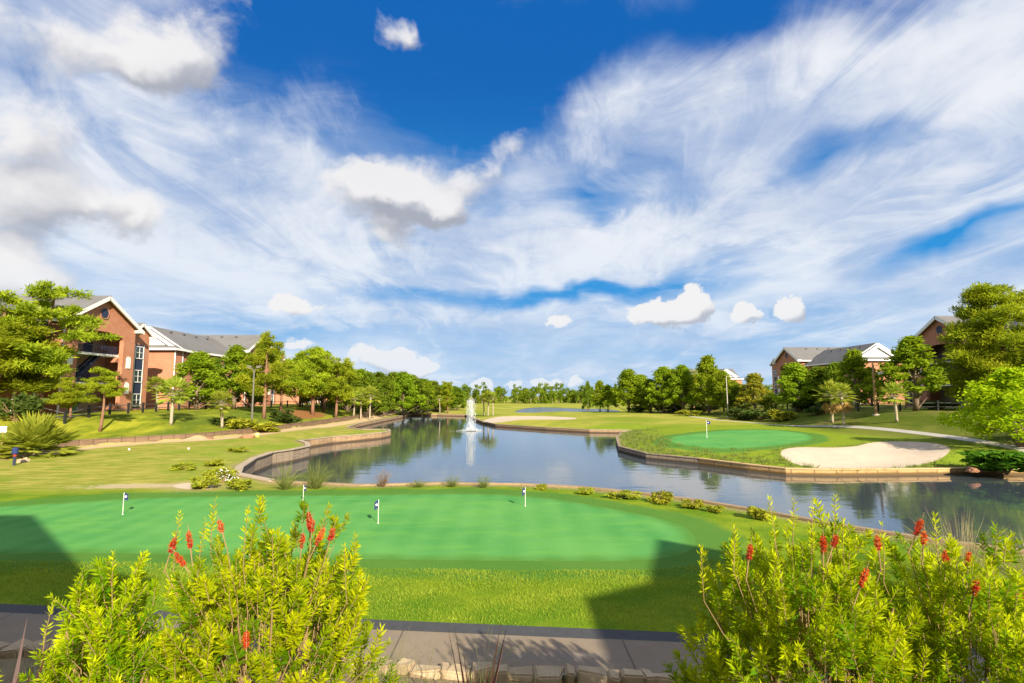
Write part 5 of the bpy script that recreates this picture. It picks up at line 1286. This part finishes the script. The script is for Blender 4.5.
bottlebrush('bottlebrush_shrub', 3.68, 4.60, 3.60, .98, 680, 'widest bottlebrush shrub with many orange-red flowers in the bottom right corner', FR[5:7] + FR[9:12] + FR[14:], tall=[(3.42, 4.5, 3.84), (3.02, 4.5, 3.76), (3.54, 4.5, 3.68), (3.85, 4.5, 3.49)])
bottlebrush('bottlebrush_shrub', -4.46, 4.4, 3.62, .30, 40, 'single bottlebrush sprig poking in at the left edge of the photo', [])

def spiky(x, y, h, n, label, wide=.85):
    root = empty('spiky_plant', (x, y, lz(x, y))); tag(root, label, 'spiky plant', 'purple spiky plants at the viewer\'s feet')
    a = rng.random(n) * 6.28; t_ = .08 + wide * rng.random(n); d = np.stack((np.sin(t_) * np.cos(a), np.sin(t_) * np.sin(a), np.cos(t_)), 1); L = h * (.6 + .5 * rng.random(n)); v = perp(d)
    base = np.zeros((n, 3)) + rng.normal(size=(n, 3)) * .03; base[:, 2] = 0
    link('leaves', quad_mesh('leaves', base + d * (L / 2)[:, None], d * (L / 2)[:, None], v * .026, rng.random(n)), M['purple_leaf'], root)
    m = MB(); m.lathe((0, 0, -.1), [(.09, 0), (.07, .15), (.03, .2)], 8); m.build('stem', M['bark'], root)
spiky(-3.80, 4.2, 1.40, 70, 'dark purple spiky plant in the bottom left corner', .6)
spiky(-.42, 7.0, 1.75, 16, 'dark purple spiky plant at the bottom centre in front of the stone edging', .28)

# tall thin grass by the path and at the right
parts = []
for i in range(90):
    s = pick(2.6, 5.2); k = pick(1, 18); q = E0 + EN * s + ED * k
    parts.append(tuft_quads(34, pick(.55, 1.25), .5, .0035, (q[0], q[1], lz(*q) - .02), .14))
tag(link('slope_grass', quad_mesh('slope_grass', *[np.concatenate(z_) for z_ in zip(*parts)]), M['tuft']), 'thin wispy grass growing behind the stone edging', 'grass', kind='stuff')
for gx, gy, gl, lb in ((11.4, 14.2, 1.9, 'tall pale fountain grass nearest the pond edge at the right'), (11.8, 12.4, 1.8, 'pale fountain grass just behind the right bottlebrush shrub')):
    o = link('fountain_grass', quad_mesh('fountain_grass', *tuft_quads(420, gl, .75, .007, (0, 0, 0), .25)), M['tuft_dry']); o.location = (gx, gy, lz(gx, gy)); tag(o, lb, 'fountain grass', 'fountain grasses')

# ------------------------------------------------------------------ light, sky, camera
AZ, EL = R(-25.3), R(27.2)                         # shadows run this way / height of the sun
sun = bpy.data.lights.new('sun', 'SUN'); sun.energy = SUN_E; sun.angle = R(.5); sun.color = (1, .88, .68)
so = bpy.data.objects.new('sun', sun); COL.objects.link(so)
trav = Vector((math.sin(AZ) * math.cos(EL), math.cos(AZ) * math.cos(EL), -math.sin(EL)))
so.rotation_euler = trav.to_track_quat('-Z', 'Y').to_euler()

W = bpy.data.worlds.new('World'); scene.world = W
t = NT('sky', W)
dirv = t.n('ShaderNodeTexCoord').outputs['Generated']
s3 = t.n('ShaderNodeSeparateXYZ'); t.set(s3.inputs[0], t.vmath('NORMALIZE', dirv)); dx, dy, dz = s3.outputs
az = t.math('ARCTAN2', dx, dy); el = t.math('ARCSINE', dz)
ang = t.n('ShaderNodeCombineXYZ'); t.set(ang.inputs[0], az); t.set(ang.inputs[1], el); ang = ang.outputs[0]
zc = t.math('ADD', t.math('MAXIMUM', dz, 0.0), .12)
pl = t.n('ShaderNodeCombineXYZ'); t.set(pl.inputs[0], t.math('DIVIDE', dx, zc)); t.set(pl.inputs[1], t.math('DIVIDE', dy, zc)); pl = pl.outputs[0]
def warp(vec, scale, amp, detail):
    n = t.noise(vec, scale, detail, .6, 0, 1)
    return t.vmath('ADD', vec, t.vmath('MULTIPLY', t.vmath('SUBTRACT', n, (.5, .5, .5)), (amp, amp, 0)))
def blobs(vec, lst, k):
    tot = None
    for a, e, ra, re, rot, w in lst:
        m = t.n('ShaderNodeMapping', vector_type='TEXTURE'); t.set(m.inputs['Vector'], vec)
        m.inputs['Location'].default_value = (a, e, 0); m.inputs['Rotation'].default_value = (0, 0, R(-rot)); m.inputs['Scale'].default_value = (ra * k, re * k, 1)
        g = t.n('ShaderNodeTexGradient', gradient_type='SPHERICAL'); t.set(g.inputs[0], m.outputs[0])
        v = t.math('MULTIPLY', g.outputs['Fac'], w)
        tot = v if tot is None else t.math('ADD', tot, v)
    return tot
sky = t.n('ShaderNodeTexSky', sky_type='NISHITA'); sky.sun_disc = False; sky.sun_elevation = EL
sky.sun_rotation = math.atan2(-trav.x, -trav.y); sky.altitude = 0; sky.air_density = 1.0; sky.dust_density = .3; sky.ozone_density = 2.0
ramp = t.mix(t.ss(el, .0, .22), SKY_LOW, SKY_MID); ramp = t.mix(t.ss(el, .18, .58), ramp, SKY_TOP)
blue = t.mix(.97, sky.outputs[0], ramp)
# high thin cloud: streaks in the cloud plane, with banks and holes
w1 = warp(ang, 2.2, .18, 2); w1 = warp(w1, 8.0, .08, 3)
cov = blobs(w1, COVER, 1.5)
pr = t.n('ShaderNodeMapping'); t.set(pr.inputs['Vector'], pl); pr.inputs['Rotation'].default_value = (0, 0, R(20)); pr.inputs['Scale'].default_value = (.55, 1.15, 1)
c1 = t.noise(warp(pr.outputs[0], .8, 1.3, 3), .9, 8, .60, .5)
pr2 = t.n('ShaderNodeMapping'); t.set(pr2.inputs['Vector'], pl); pr2.inputs['Rotation'].default_value = (0, 0, R(16)); pr2.inputs['Scale'].default_value = (1.7, .75, 1); pr2.inputs['Location'].default_value = (3.1, 1.7, 0)
c2 = t.noise(warp(warp(pr2.outputs[0], .7, 1.6, 2), 2.6, .35, 3), 1.15, 9, .66, .5)
st = t.math('ADD', t.math('MULTIPLY', c1, .55), t.math('MULTIPLY', c2, .45))
dens = t.math('ADD', t.math('MULTIPLY', t.math('SUBTRACT', st, .5), 3.6), t.math('ADD', cov, CIRRUS_BASE))
cir = t.ss(dens, -.22, 1.0, 0, CIRRUS_MAX)
lown = t.noise(t.scale(warp(ang, 2.0, .10, 2), (1.6, 8, 1)), 1.5, 5, .56)
veil = t.math('MULTIPLY', t.math('MULTIPLY', t.ss(el, .0, .05, .5, 1), t.ss(el, .28, .60, .95, 0)), t.math('ADD', t.ss(lown, .30, .64, .45, 1.0), t.math('MINIMUM', t.math('MULTIPLY', cov, 1.0), 0.0)))
cir = t.math('MAXIMUM', cir, veil)
cshade = t.noise(t.scale(warp(ang, 3.0, .15, 3), (1, 1.7, 1)), 2.4, 5, .58)
ccol = t.mix(t.ss(t.math('ADD', cshade, t.math('MULTIPLY', t.math('SUBTRACT', c2, .5), .5)), .36, .60), CIRRUS_DARK, CIRRUS_LIGHT)
ccol = t.mix(t.ss(dens, .5, 1.6, 0, .7), ccol, CIRRUS_LIGHT)
ccol = t.mix(t.ss(el, .02, .36, .55, 0), ccol, HORIZON)
col = t.mix(cir, blue, ccol)
def puff(col, lst, k, w, noise_sc, amp, lo, hi, amax, lit_gain, lit_lo, lit_hi, dark, light, extra=None):
    c_ = blobs(w, lst, k); cu = blobs(t.vmath('ADD', w, (-.012, .024, 0)), lst, k)
    det = t.noise(t.scale(ang, (1, 1.3, 1)), noise_sc, 6, .62, .3); big = t.noise(ang, noise_sc * .35, 5, .6)
    d = t.math('ADD', c_, t.math('MULTIPLY', t.math('MULTIPLY', t.math('SUBTRACT', det, .5), amp), t.ss(c_, .0, .14)))
    if extra is not None: d = t.math('ADD', d, extra)
    a = t.ss(d, lo, hi, 0, amax)
    lit = t.math('ADD', t.math('MULTIPLY', t.math('SUBTRACT', c_, cu), lit_gain), t.math('ADD', t.math('MULTIPLY', t.math('SUBTRACT', det, .5), .9), t.math('MULTIPLY', t.math('SUBTRACT', big, .5), 1.6)))
    pc = t.mix(t.ss(lit, lit_lo, lit_hi), dark, light); pc = t.mix(t.ss(el, .0, .22, .4, 0), pc, HORIZON)
    return t.mix(a, col, pc)
nb = t.noise(pl, .8, 7, .6)
back = t.math('MULTIPLY', t.ss(dy, -.1, .25, 1, 0), t.ss(nb, .38, .58, 0, .9))  # unseen bright cloud behind the viewer, added to lift the shadows
ws = warp(warp(ang, 4.0, .14, 2), 13.0, .06, 3)
col = puff(col, SOFT_CLOUDS, 1.45, ws, 8.0, 1.7, .20, .78, .90, 1.6, -.60, .45, PUFF_GREY, PUFF_LIGHT, back)
wc = warp(warp(ang, 14.0, .036, 2), 45.0, .014, 3)
col = puff(col, PUFFS, 1.35, wc, 21, 1.55, .24, .42, .97, 1.3, -.60, .25, PUFF_DARK, PUFF_LIGHT)
col = t.mix(t.ss(dz, -.02, .0, 1, 0), col, (.6, .6, .55))
bg = t.n('ShaderNodeBackground'); t.set(bg.inputs[0], col); bg.inputs[1].default_value = .1
o = t.n('ShaderNodeOutputWorld'); t.t.links.new(bg.outputs[0], o.inputs['Surface'])


cam = bpy.data.cameras.new('camera'); co = bpy.data.objects.new('camera', cam); COL.objects.link(co)
co.location = (0, 0, 4.8); co.rotation_euler = (R(90 + 5.763), 0, 0); cam.sensor_width = 36; cam.lens = 36 * 540 / 1024; cam.clip_end = 12000; cam.clip_start = .05
scene.camera = co
scene.view_settings.view_transform = 'Standard'; scene.view_settings.look = 'None'; scene.view_settings.gamma = 1; scene.view_settings.use_curve_mapping = False
scene.view_settings.exposure = EXPOSURE
scene.cycles.max_bounces = 6; scene.cycles.transparent_max_bounces = 8; scene.cycles.caustics_reflective = False; scene.cycles.caustics_refractive = False
